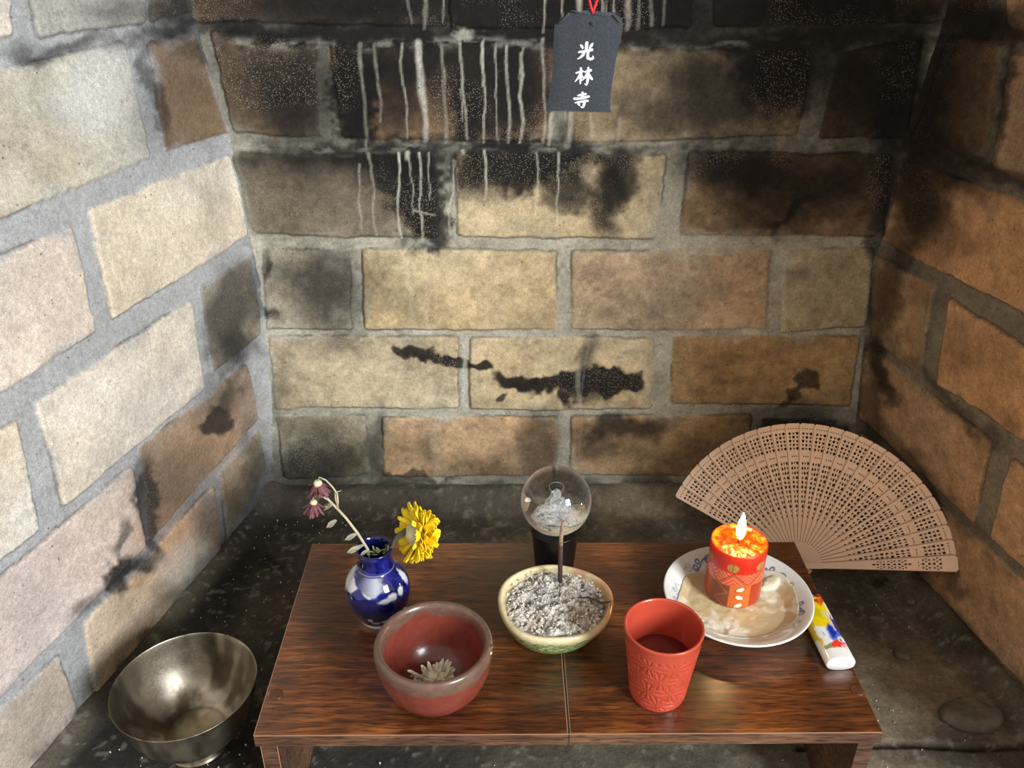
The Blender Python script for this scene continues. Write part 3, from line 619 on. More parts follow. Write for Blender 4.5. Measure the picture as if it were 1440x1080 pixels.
# ------------------------------------------------------------------ red bowl
def rb_col(T, R, Z, S):
    a = (T + PI / 2 + PI) % (2 * PI) - PI
    n = fbm(a * 2 + 3, Z * 90 + R * 60, 12); nf = fbm(a * 12, Z * 400 + R * 300, 13)
    red = lerp(srgb(116, 50, 40), srgb(140, 66, 52), n[..., None]); c = red * (.85 + .3 * nf)[..., None]
    rim = sst(.0435, .0475, Z + .006 * (n - .5)) * sst(-.0012, .0006, R - .0378 + .001 * (n - .5) * 2)
    c = lerp(c, lerp(srgb(84, 72, 62), srgb(122, 96, 82), nf[..., None]), rim[..., None] * .9)
    patch = sst(.55, .72, n) * sst(.036, .0425, R) * sst(.030, .042, Z) * (S < .62); c = lerp(c, srgb(96, 84, 66), (patch * .7)[..., None])
    inn = sst(.62, .9, S) * (S > .6); c = c * (1 - .12 * inn)[..., None]
    return c
M_RBOWL = mat('red_stoneware', vcol=True, rough=.26, bscale=500, bstr=.12, Coat_Weight=.3, Coat_Roughness=.15)
rb = thing('red_bowl', (-.0568, .4902, TZ), 'brick-red stoneware bowl with a greyish rim in front of the blue vase', 'bowl')
lathe('bowl_body', [(0, .0012), (.016, .0006), (.0205, 0), (.0232, .0015), (.0300, .0075), (.0375, .0175), (.0425, .0300), (.0450, .0430), (.0455, .0505), (.0442, .0550), (.0418, .0562), (.0395, .0545), (.0380, .0500), (.0372, .0420), (.0345, .0310), (.0290, .0200), (.0190, .0120), (0, .0095)], M_RBOWL, rb, seg=160, colfn=rb_col, sub=8)
M_CHIP = mat('bare_clay_chip', srgb(205, 185, 160), rough=.6)
for (x, y, z_, s3) in ((570, 855, .0552, .0016), (690, 917, .0535, .0022), (688, 908, .0555, .0026)):
    q = onz(x, y, TZ + z_); c_ = MB(); 
    d2 = Vector((q[0] + .0568, q[1] - .4902, 0)); d2 = d2.normalized() * .0440
    c_.tube([d2 + Vector((0, 0, z_ - .0022)), d2 + Vector((0, 0, z_ - .0008)), d2 + Vector((0, 0, z_ + .0002))], [s3 * .6, s3, s3 * .4], 10); o = c_.build('glaze_chip', M_CHIP if s3 < .0025 else mat('glaze_blob', srgb(90, 78, 66), rough=.1), rb)
# faded blossom lying in the bowl
bl = thing('faded_blossom', (-.0560, .4855, TZ + .0165), 'faded cream blossom with many narrow petals lying inside the red bowl', 'flower')
M_CREAM = mat('cream_petal', srgb(244, 236, 214), rough=.6, nscale=120, namt=.12, Subsurface_Weight=.1, Subsurface_Radius=(.002, .002, .001), Subsurface_Scale=1.0)
bp_ = MB(); rnd = random.Random(31)
for k in range(60):
    a = rnd.uniform(0, 2 * PI); el = rnd.uniform(.15, 1.25); r0 = rnd.uniform(0, .009)
    dx, dy, dz = math.cos(a) * math.cos(el), math.sin(a) * math.cos(el), math.sin(el)
    bp_.petal((math.cos(a) * r0 * 1.45, math.sin(a) * r0 * .8, rnd.uniform(.0005, .003)), (dx * 1.2, dy, dz), (-dx * .5, -dy * .5, 1), rnd.uniform(.009, .0145), .0028, rnd.uniform(-.8, .8), n=6, cup=.5, thick=.0006, tipw=.6)
bp_.build('petals', M_CREAM, bl)
core = MB(); core.tube([(-.011, 0, .001), (-.006, 0, .0022), (0, 0, .003), (.006, 0, .0025), (.011, 0, .001)], [.002, .006, .0075, .006, .002], 14, flat=.5); core.build('flower_base', M_CREAM, bl)
o = MB(); o.petal((-.0455, .4985, TZ + .0188), (-1, -.2, -.12), (0, -.4, 1), .011, .0035, .5, thick=.0004); tag(o.build('petal_reflection', mat('petal_reflection_brown', srgb(150, 110, 86), rough=.6)), 'brownish petal shape standing in for the faint blossom reflection inside the red bowl', 'petal')  # thin petal shape added for the faint reflection inside the bowl

# ------------------------------------------------------------------ coral cup
M_CORAL = mat('coral_glaze', srgb(188, 74, 54), rough=.27, Coat_Weight=.25, Coat_Roughness=.12)
cp = thing('embossed_cup', (.1181, .4904, TZ), 'coral-red ceramic cup with an embossed scallop pattern', 'cup')
def cup_disp(T, R, Z, S):
    outer = (S < .52) & (R > .019)
    z = Z - .002; rows = 4; hgt = .0565 / rows
    row = np.floor(z / hgt); fz = z / hgt - row
    nc = 9; x = T / (2 * PI) * nc + .5 * (row % 2); fx = (x - np.floor(x) - .5) * .0185; vz = (fz - .5) * hgt
    def star(u, v):
        r_ = np.hypot(u, v); q = np.arctan2(v, u); return r_, (1 - np.abs(np.sin(q * 5)) ** .45) * sst(.0006, .0022, r_)
    r1, g1 = star(fx, vz)
    r2, g2 = star(fx - np.sign(fx) * .00925, vz - np.sign(vz) * hgt)
    g = np.where(r1 < r2, g1, g2); g = np.maximum(g, sst(.0012, .0, np.abs(r1 - r2)) * .9)
    band = sst(.001, .003, z) * sst(.0570, .0560, z)
    R = R - np.where(outer, .0011 * g * band, 0) + np.where(outer, .0004 * band, 0)
    return R, Z
lathe('cup_body', [(0, .0008), (.0175, .0005), (.0200, 0), (.0214, .0012), (.0222, .006), (.0238, .020), (.0258, .036), (.0278, .052), (.0294, .064), (.0302, .0685), (.0298, .0702), (.0284, .0700), (.0276, .0670), (.0262, .0540), (.0238, .0330), (.0214, .0130), (.0180, .0075), (0, .0065)], M_CORAL, cp, seg=420, disp=cup_disp, sub=14)
M_TEA = mat('dark_tea', srgb(96, 32, 24), rough=.04, Specular_IOR_Level=.6)
lathe('liquid', [(0, .0372), (.0239, .0372), (.0243, .0374)], M_TEA, cp, seg=64, sub=1)

# ------------------------------------------------------------------ incense bowl
def ib_disp(T, R, Z, S):
    k = sst(.02, .05, R)
    w = .0013 * np.sin(2 * T + .6) + .0009 * np.sin(3 * T + 2) + .0006 * np.sin(5 * T)
    return R + w * k, Z + (.0012 * np.sin(T * 2 + 1.2) + .0008 * np.sin(3 * T) - .0015 * np.cos(T)) * sst(.015, .03, Z)
def ib_col(T, R, Z, S):
    a = (T + PI / 2 + PI) % (2 * PI) - PI
    n = fbm(a * 3 + 3, Z * 120 + R * 60, 22); nf = fbm(a * 14, Z * 500 + R * 300, 23)
    c = lerp(srgb(206, 190, 140), srgb(232, 218, 180), n[..., None])
    c = lerp(c, srgb(196, 196, 130), (sst(.030, .020, Z) * sst(-1.6, -.3, a) * .8)[..., None])
    orn = sst(.7, 1.4, a) * sst(2.4, 1.9, a) * sst(.016, .026, Z); c = lerp(c, srgb(206, 136, 92), (orn * .75 * (.6 + .6 * n))[..., None])
    red = sst(1.3, .5, np.hypot((a - 2.55) / .16, (Z - .031) / .01)); c = lerp(c, srgb(196, 110, 90), (red * .5)[..., None])
    low = sst(.0298, .0275, Z + .001 * np.sin(a * 9)) * (S < .5)
    grn = lerp(srgb(92, 128, 62), srgb(190, 206, 140), sst(.35, .65, nf)[..., None])
    c = lerp(c, grn, (low * .8)[..., None])
    # dark-green scale lattice round the belly
    s1 = a * 15 + Z * 430; s2 = a * 15 - Z * 430
    l1 = np.minimum(np.abs((s1 / PI) % 1 - .5), np.abs((s2 / PI) % 1 - .5))
    line = sst(.11, .04, l1) * sst(.0296, .0275, Z) * sst(.003, .006, Z) * (S < .5)
    c = lerp(c, srgb(34, 66, 32), (line * .9)[..., None])
    dirt = sst(.5, .7, nf) * sst(.0405, .0425, R) * sst(.024, .030, Z); c = lerp(c, srgb(176, 158, 122), (dirt * .3)[..., None])
    return c
M_IB = mat('painted_earthenware', vcol=True, rough=.35, bscale=300, bstr=.15, Coat_Weight=.2)
ib = thing('incense_bowl', (.0398, .5581, TZ), 'cream and green painted bowl heaped with pale incense ash', 'incense bowl')
lathe('bowl_body', [(0, .001), (.022, .0004), (.0265, 0), (.0295, .002), (.0365, .009), (.0425, .018), (.0468, .027), (.0482, .0318), (.0472, .0345), (.0452, .0350), (.0436, .0335), (.0425, .0300), (.039, .022), (.030, .014), (0, .012)], M_IB, ib, seg=300, colfn=ib_col, disp=ib_disp, sub=8)
def ash():
    nr, nt_ = 120, 300; r = np.linspace(.00005, .0434, nr); t = np.linspace(0, 2 * PI, nt_, endpoint=False)
    T, R = np.meshgrid(t, r, indexing='ij'); x = R * np.cos(T); y = R * np.sin(T)
    n1 = fbm(x * 90, y * 90, 31); n2 = fbm(x * 300, y * 300, 32); n3 = np.abs(fbm(x * 520, y * 520, 33) - .5) * 2
    h = .0310 + .0030 * sst(.045, .0, R) + .0085 * (n1 - .5) * sst(.0434, .036, R) + .0055 * (n2 - .5) * sst(.0434, .038, R) - .0022 * n3
    h = h - .0025 * sst(.032, .0434, R)
    for k in range(5):     # finger-like furrows at the front left
        cx0 = -.022 + k * .0045; cy0 = -.020 - k * .0006
        d, _ = segdist(x, y, cx0 - .003, cy0 - .006, cx0 + .004, cy0 + .006); h += .0024 * np.exp(-(d / .0012) ** 2) - .002 * np.exp(-(d / .0028) ** 2)
    pit = sst(.50, .30, n2) ; lump = sst(.5, .68, n2)
    c = lerp(srgb(206, 200, 190), srgb(240, 238, 232), lump[..., None]); c = lerp(c, srgb(112, 104, 96), (pit * .7 * (.5 + n1))[..., None])
    dk = sst(.62, .75, fbm(x * 60 + 9, y * 60, 35)); c = lerp(c, srgb(80, 74, 68), (dk * .55)[..., None])
    br = sst(1.2, .4, np.hypot((x - .022) / .016, (y + .018) / .012) + (n2 - .5)); c = lerp(c, srgb(150, 122, 92), (br * .5)[..., None])
    br = sst(1.2, .4, np.hypot((x + .018) / .010, (y + .020) / .008) + (n2 - .5)); c = lerp(c, srgb(170, 140, 112), (br * .5)[..., None])
    V = np.stack([x, y, h], -1).reshape(-1, 3)
    np_mesh('ash', V, grid_faces(nt_, nr, wrap=True, flip=True), mat('ash_powder', vcol=True, rough=.95, bscale=900, bstr=.8, bdist=.001), ib, c.reshape(-1, 3))
ash()
fk = MB(); rnd = random.Random(8)
for k in range(700):
    a = rnd.uniform(0, 2 * PI); r = .041 * math.sqrt(rnd.random()); s_ = rnd.uniform(.0005, .0015); L_ = rnd.uniform(.0006, .0034)
    b0 = Vector((r * math.cos(a), r * math.sin(a), .0320 + .002 * (1 - r / .043) + rnd.uniform(-.0015, .0025))); dr_ = Vector((rnd.uniform(-1, 1), rnd.uniform(-1, 1), rnd.uniform(-.4, .8))).normalized()
    fk.tube([b0 - dr_ * L_ * .5, b0, b0 + dr_ * L_ * .5], [s_ * .3, s_ * .55, s_ * .25], 5)
tag(fk.build('ash_crumbs', mat('ash_crumb', srgb(228, 224, 216), rough=.95, nscale=200, namt=.45), ib, smooth=False), kind='stuff')
M_BURNT = mat('burnt_stub', srgb(84, 68, 54), rough=.85, nscale=200, namt=.3)
def inplane(x, y, z): q = onz(x, y, TZ + z); return Vector(map(float, q))
tw = MB(); pts = [inplane(816, 841, .0355), inplane(826, 840, .0358), inplane(836, 843, .0375), inplane(846, 848, .0375), inplane(854, 847, .0375), inplane(859, 846, .037)]
tw.tube([p_ - pts[0] for p_ in pts], [.0005, .0009, .0012, .0012, .0009, .0006], 8)
o = tw.build('twig', M_BURNT); o.location = pts[0]; tag(o, 'curled brown burnt twig lying on the ash at the right of the incense bowl', 'twig')
# the burning stick
is_ = inplane(787.5, 818, .033); ist = thing('incense_stick', is_, 'upright burning incense stick with a pale ash tip in the ash bowl', 'incense stick')
def isp(x, y): return Vector(map(float, ony(x, y, is_.y))) - is_
a_ = MB(); a_.tube([Vector((0, 0, -.008)), isp(787.5, 818), isp(788, 790), isp(788.5, 766)], .00205, 14); a_.build('incense_rod', mat('incense_brown', srgb(62, 42, 40), rough=.7, nscale=300, namt=.2), ist)
a_ = MB(); a_.tube([isp(788.5, 766.2), isp(789, 757), isp(790, 748), isp(791, 739), isp(792, 733)], [.0019, .0018, .0017, .0016, .0012], 12); a_.build('ash_tip', mat('incense_ash', srgb(150, 122, 104), rough=.9, nscale=300, namt=.35), ist)
# smoke
def smoke():
    m = D.materials.new('smoke'); m.use_nodes = True; nt = m.node_tree; nt.nodes.clear()
    out = nt.nodes.new('ShaderNodeOutputMaterial'); v = nt.nodes.new('ShaderNodeVolumeScatter'); v.inputs['Density'].default_value = 22; v.inputs['Color'].default_value = (.86, .9, 1, 1)
    nt.links.new(v.outputs[0], out.inputs['Volume'])
    s = MB(); px_ = [(792, 732), (796, 712), (801, 692), (808, 668), (814, 640), (818, 600), (817, 560), (822, 520), (828, 480), (830, 440)]
    P_ = [isp(*q) for q in px_]; P_[0] = P_[0] + Vector((0, 0, .001))
    s.tube(P_, [.0003, .0005, .0006, .0007, .0008, .0009, .0010, .0012, .0014, .0006], 14)
    o = s.build('smoke_wisp', m); o.location = is_; tag(o, 'faint wisp of smoke rising from the incense stick', 'smoke')
smoke()

# ------------------------------------------------------------------ crystal ball on black stand
sc_ = ony(782, 704, .633); rad = .0316
bs = thing('ball_stand', (sc_[0], .633, TZ), 'black tapering stand under the glass ball behind the incense bowl', 'stand')
ztop = sc_[2] - TZ - rad * .955
M_BLK = mat('black_gloss', srgb(10, 9, 10), rough=.3)
lathe('stand_body', [(0, 0), (.0165, 0), (.0172, .001), (.0182, .012), (.0205, ztop * .75), (.0222, ztop - .002), (.0225, ztop), (.0220, ztop + .0006), (.0120, ztop + .0003), (.0095, ztop), (.006, ztop - .0012), (0, ztop - .0016)], M_BLK, bs, seg=72, sub=3)
def glass(name, ior=1.46, tint=(1, 1, 1)):
    m = D.materials.new(name); m.use_nodes = True; b = m.node_tree.nodes['Principled BSDF']
    b.inputs['Transmission Weight'].default_value = 1; b.inputs['Roughness'].default_value = 0; b.inputs['IOR'].default_value = ior; b.inputs['Base Color'].default_value = (*tint, 1); return m
cbk = thing('crystal_ball', (sc_[0], .633, sc_[2] - rad), 'clear glass ball with a frosty seated figure etched inside', 'glass ball')
th = np.linspace(0, 2 * PI, 96, endpoint=False); ph = np.linspace(-PI / 2 + 1e-3, PI / 2 - 1e-3, 64); T_, Q_ = np.meshgrid(th, ph, indexing='ij')
np_mesh('glass_sphere', np.stack([np.cos(T_) * np.cos(Q_) * rad, np.sin(T_) * np.cos(Q_) * rad, rad + np.sin(Q_) * rad], -1).reshape(-1, 3), grid_faces(96, 64, wrap=True), glass('clear_glass', 1.45, (.97, 1, .98)), cbk)
def frost():
    m = D.materials.new('etched_frost'); m.use_nodes = True; nt = m.node_tree; b = nt.nodes['Principled BSDF']; b.inputs['Base Color'].default_value = (.95, .97, 1, 1); b.inputs['Roughness'].default_value = .9
    tr = nt.nodes.new('ShaderNodeBsdfTransparent'); mx = nt.nodes.new('ShaderNodeMixShader'); n = nt.nodes.new('ShaderNodeTexNoise'); n.inputs['Scale'].default_value = 500; tc = nt.nodes.new('ShaderNodeTexCoord')
    nt.links.new(tc.outputs['Object'], n.inputs['Vector']); r = nt.nodes.new('ShaderNodeMapRange'); r.inputs[1].default_value = .35; r.inputs[2].default_value = .65; r.inputs[3].default_value = .04; r.inputs[4].default_value = .46
    nt.links.new(n.outputs['Fac'], r.inputs[0]); nt.links.new(r.outputs[0], mx.inputs[0]); nt.links.new(tr.outputs[0], mx.inputs[1]); nt.links.new(b.outputs[0], mx.inputs[2])
    nt.links.new(mx.outputs[0], nt.nodes['Material Output'].inputs['Surface']); return m
M_FR = frost()
fg = lathe('etched_figure', [(0, .0185), (.0100, .0185), (.0118, .0200), (.0102, .0230), (.0072, .0260), (.0062, .0290), (.0052, .0318), (.0034, .0340), (.0026, .0350), (.0028, .0368), (.0026, .0388), (.0014, .0402), (.0006, .0412), (0, .0416)], M_FR, cbk, seg=64, sub=4,
   disp=lambda T, R, Z, S: (R * (1 + .30 * (fbm(np.cos(T) * 2 + 4, np.sin(T) * 2 + Z * 300, 5) - .5) * 2 + .10 * np.cos(2 * T)), Z))
h_ = MB(); h_.tube([(.0050 * math.cos(q), .0050 * math.sin(q), .0425) for q in np.linspace(0, 2 * PI, 33)], .00022, 6); h_.build('etched_halo', M_FR, cbk)
h_ = MB(); h_.tube([(.0120 * math.cos(q), .0110 * math.sin(q), .0180) for q in np.linspace(0, 2 * PI, 41)], .0005, 6)
h_.tube([(.0095 * math.cos(q), .0085 * math.sin(q), .0165) for q in np.linspace(0, 2 * PI, 41)], .0005, 6); h_.build('etched_base', M_FR, cbk)

# ------------------------------------------------------------------ plate, wax, candle
pc = (.2015, .582)
pl = thing('saucer', (pc[0], pc[1], TZ), 'white porcelain saucer with blue vine pattern under the candle', 'plate')
def pl_col(T, R, Z, S):
    top = S > .45
    n = fbm(T * 6, R * 400, 41)
    c = np.ones(T.shape + (3,)) * srgb(232, 232, 226)
    curl = np.full(T.shape, 9.)
    for k in range(14):
        t0 = k * 2 * PI / 14; da = ((T - t0 + PI) % (2 * PI) - PI) * .0520; dr_ = R - .0515
        curl = np.minimum(curl, np.abs(np.hypot(da - .003, dr_ - .0016) - .0030)); curl = np.minimum(curl, np.abs(np.hypot(da + .004, dr_ + .0018) - .0024)); curl = np.minimum(curl, np.abs(np.hypot(da + .009, dr_ - .0024) - .0018) + .0001)
    wav = np.abs(R - .0515 - .0028 * np.sin(T * 14)); curl = np.minimum(curl, wav)
    w = sst(.0012, .0005, curl + .0004 * (n - .5)) * top * sst(.6, .35, fbm(T * 2, R * 30, 43)) 
    c = lerp(c, srgb(96, 108, 150), (w * .95)[..., None])
    return c
M_PORC = mat('porcelain', vcol=True, rough=.10, Coat_Weight=.4)
lathe('saucer_body', [(0, .003), (.030, .0028), (.032, 0), (.0345, 0), (.036, .0030), (.048, .0085), (.058, .0150), (.0632, .0186), (.0643, .0196), (.0638, .0206), (.0622, .0204), (.0575, .0180), (.050, .0128), (.042, .0080), (.034, .0058), (0, .0052)], M_PORC, pl, seg=420, colfn=pl_col, sub=9)
def wax():
    nr, nt_ = 90, 240; r = np.linspace(.0001, 1, nr); t = np.linspace(0, 2 * PI, nt_, endpoint=False)
    T, S_ = np.meshgrid(t, r, indexing='ij'); edge = .0500 + .003 * np.sin(T * 2 + 1) + .006 * (fbm(np.cos(T) * 2 + 3, np.sin(T) * 2 + 3, 51) - .5) * 2
    R = S_ * edge; x = R * np.cos(T); y = R * np.sin(T)
    n1 = fbm(x * 40, y * 40, 52); n2 = fbm(x * 160, y * 160, 53); rid = 1 - np.abs(fbm(x * 55, y * 55, 54) - .5) * 4
    plate_z = np.interp(R, [0, .034, .042, .050, .0575], [.0052, .0058, .0080, .0128, .0180])
    lum = sst(.45, .7, n1)
    h = np.maximum(plate_z, .0078) + .0010 + (.0030 * lum * sst(.2, .8, rid) + .0012 * (n2 - .5)) * sst(1.0, .8, S_)
    h = np.where(S_ > .985, plate_z - .0006, h)
    
    pool = sst(.47, .38, n1)
    c = lerp(srgb(234, 226, 204), srgb(204, 180, 134), (pool * .9)[..., None]); c = lerp(c, srgb(240, 222, 150), (sst(.5, .65, n2) * sst(.35, .6, n1) * .45)[..., None])
    V = np.stack([x, y, h], -1).reshape(-1, 3)
    o = np_mesh('melted_wax', V, grid_faces(nt_, nr, wrap=True, flip=True), mat('melted_wax', vcol=True, rough=.22, Subsurface_Weight=.3, Subsurface_Radius=(.006, .004, .002), Subsurface_Scale=1.0), None, c.reshape(-1, 3))
    o.location = (pc[0], pc[1], TZ); tag(o, 'cream and honey pool of melted wax in the saucer round the candle', 'wax')
wax()
cd = thing('candle', (.2008, .5964, TZ + .0095), 'lit squat pillar candle with red and orange patterned bands', 'candle')
CH = .0565; CR = .0243
def cd_col(T, R, Z, S):
    a = (T + PI / 2 + PI) % (2 * PI) - PI + .324; x = a * CR; n = fbm(a * 3, Z * 120, 61); nf = fbm(a * 20, Z * 700, 62)
    side = S < .60
    c = np.ones(T.shape + (3,)) * srgb(204, 40, 24)                                   # top red band
    c = lerp(c, srgb(222, 66, 26), (sst(.045, CH, Z) * n)[..., None])
    zb1 = .0385; zb2 = .0255 + .001 * np.sin(a * 3)
    mid = sst(zb1 + .0003, zb1 - .0003, Z)
    cm_ = np.ones_like(c) * srgb(236, 112, 76)
    P2 = .0262; ph_ = (x / P2) % 1; tri = np.abs(ph_ - .5) * 2; zz = (Z - zb2) / (zb1 - zb2)
    zig = np.abs(zz - tri); l = sst(.07, .03, zig)
    up = zz > tri
    st_ = np.where(up, np.abs(((zz + tri * 1.0) * 3.2) % 1 - .5), np.abs(((zz - tri * 1.0) * 3.2) % 1 - .5)); l = np.maximum(l, sst(.14, .06, st_) * (zig > .1))
    cm_ = lerp(cm_, srgb(96, 30, 20), (l * .9)[..., None])
    c = lerp(c, cm_, mid[..., None])
    low = sst(zb2 + .0003, zb2 - .0003, Z)
    pnl = (x + .0022) / .0187; pi_ = np.floor(pnl) % 3; pf = pnl - np.floor(pnl)
    cl = np.where((pi_ == 0)[..., None], srgb(206, 104, 38), np.where((pi_ == 1)[..., None], srgb(172, 56, 30), srgb(128, 62, 40)))
    zc = Z / .0088; zi = np.floor(zc); zf = (zc - zi - .5) * .0088; fx = (pf - .5) * .0187; sl = np.where(zi % 2 == 0, 1, -1) * .38
    leaf = np.hypot((fx + sl * zf) / .0038, (zf - sl * fx) / .0021); cl = lerp(cl, srgb(240, 232, 196), (sst(1.08, .92, leaf) * (pi_ == 0))[..., None])
    cl = lerp(cl, srgb(84, 34, 18), (sst(.28, .0, np.abs(leaf - 1.22)) * (pi_ == 0) * .6)[..., None])
    xx = np.abs(((Z / .0085) % 2) - 1); gl = sst(.07, .03, np.abs(pf * 1.6 - .5 - xx)) * (pi_ == 2); cl = lerp(cl, srgb(186, 122, 92), (gl * .7)[..., None])
    c = lerp(c, cl, low[..., None])
    # gold leaf rounds on the red band
    P3 = .0262; gx = ((x + .0017) / P3 + .5) % 1 - .5; g = np.hypot(gx * P3 / .0050, (Z - .0440) / .0042); gw = sst(1.06, .96, g)
    gc = lerp(srgb(150, 120, 60), srgb(190, 150, 70), nf[..., None]); gc = lerp(gc, srgb(96, 60, 30), (sst(.12, .05, np.abs(gx * P3 / .0050)) * .8)[..., None])
    c = lerp(c, gc, (gw * .95)[..., None])
    topc = lerp(srgb(186, 42, 8), srgb(208, 92, 12), sst(.4, .65, fbm(R * 260 * np.cos(T) + 9, R * 260 * np.sin(T) + 9, 64))[..., None])
    c = np.where(side[..., None], c, topc)
    return c
def cd_disp(T, R, Z, S):
    top = sst(.60, .66, S); return R, Z + top * .0016 * (fbm(R * 220 * np.cos(T) + 9, R * 220 * np.sin(T) + 9, 66) - .5) * 2
M_CWAX = mat('candle_wax', vcol=True, rough=.32, Subsurface_Weight=.35, Subsurface_Radius=(.006, .002, .001), Subsurface_Scale=1.0)
pr = [(0, .0003), (.021, 0), (.0232, .0004), (.0239, .0015)] + [(CR, .003 + .0525 * k / 60) for k in range(61)] + [(.0240, CH), (.0232, CH + .0003), (.0222, CH - .0004), (.0212, CH - .0014)] + [(.0205 * (1 - k / 30) + .0001, CH - .0022 - .0014 * sst(1, 0, 1 - k / 30)) for k in range(31)]
lathe('candle_body', pr, M_CWAX, cd, seg=420, sub=1, colfn=lambda T, R, Z, S: cd_col(T, R, Z, np.where((Z >= CH - .0045) & (R < .0238), 1., 0.)), disp=lambda T, R, Z, S: cd_disp(T, R, Z, np.where((Z >= CH - .0045) & (R < .0215), 1., 0.)))
wk = MB(); wk.tube([(-.001, 0, CH - .005), (-.0010, 0, CH - .001), (-.0004, -.0004, CH + .003), (.0006, -.0006, CH + .006)], [.0008, .0008, .0007, .0005], 8); wk.build('wick', mat('charred_wick', srgb(40, 26, 18), rough=.9), cd)
def flame():
    m = D.materials.new('flame'); m.use_nodes = True; nt = m.node_tree; nt.nodes.clear(); out = nt.nodes.new('ShaderNodeOutputMaterial'); e = nt.nodes.new('ShaderNodeEmission')
    tc = nt.nodes.new('ShaderNodeTexCoord'); sp = nt.nodes.new('ShaderNodeSeparateXYZ'); nt.links.new(tc.outputs['Generated'], sp.inputs[0])
    cr = nt.nodes.new('ShaderNodeValToRGB'); el = cr.color_ramp.elements; el[0].position = 0; el[0].color = (1, .22, .03, 1); el[1].position = .5; el[1].color = (1, .64, .27, 1); k = el.new(.2); k.color = (1, .5, .12, 1)
    nt.links.new(sp.outputs['Z'], cr.inputs[0]); nt.links.new(cr.outputs[0], e.inputs['Color'])
    r = nt.nodes.new('ShaderNodeMapRange'); r.inputs[1].default_value = 0; r.inputs[2].default_value = .35; r.inputs[3].default_value = 3; r.inputs[4].default_value = FLAME_E; nt.links.new(sp.outputs['Z'], r.inputs[0]); nt.links.new(r.outputs[0], e.inputs['Strength'])
    nt.links.new(e.outputs[0], out.inputs['Surface'])
    lathe('flame', [(0, 0), (.0016, .0012), (.0032, .0048), (.0039, .009), (.0037, .0135), (.0027, .0190), (.0014, .0240), (.0003, .0282), (0, .0285)], m, cd, seg=28, sub=4, disp=lambda T, R, Z, S: (R, Z)).location = (.0000, -.0002, CH + .0012)
FLAME_E = 260
flame()

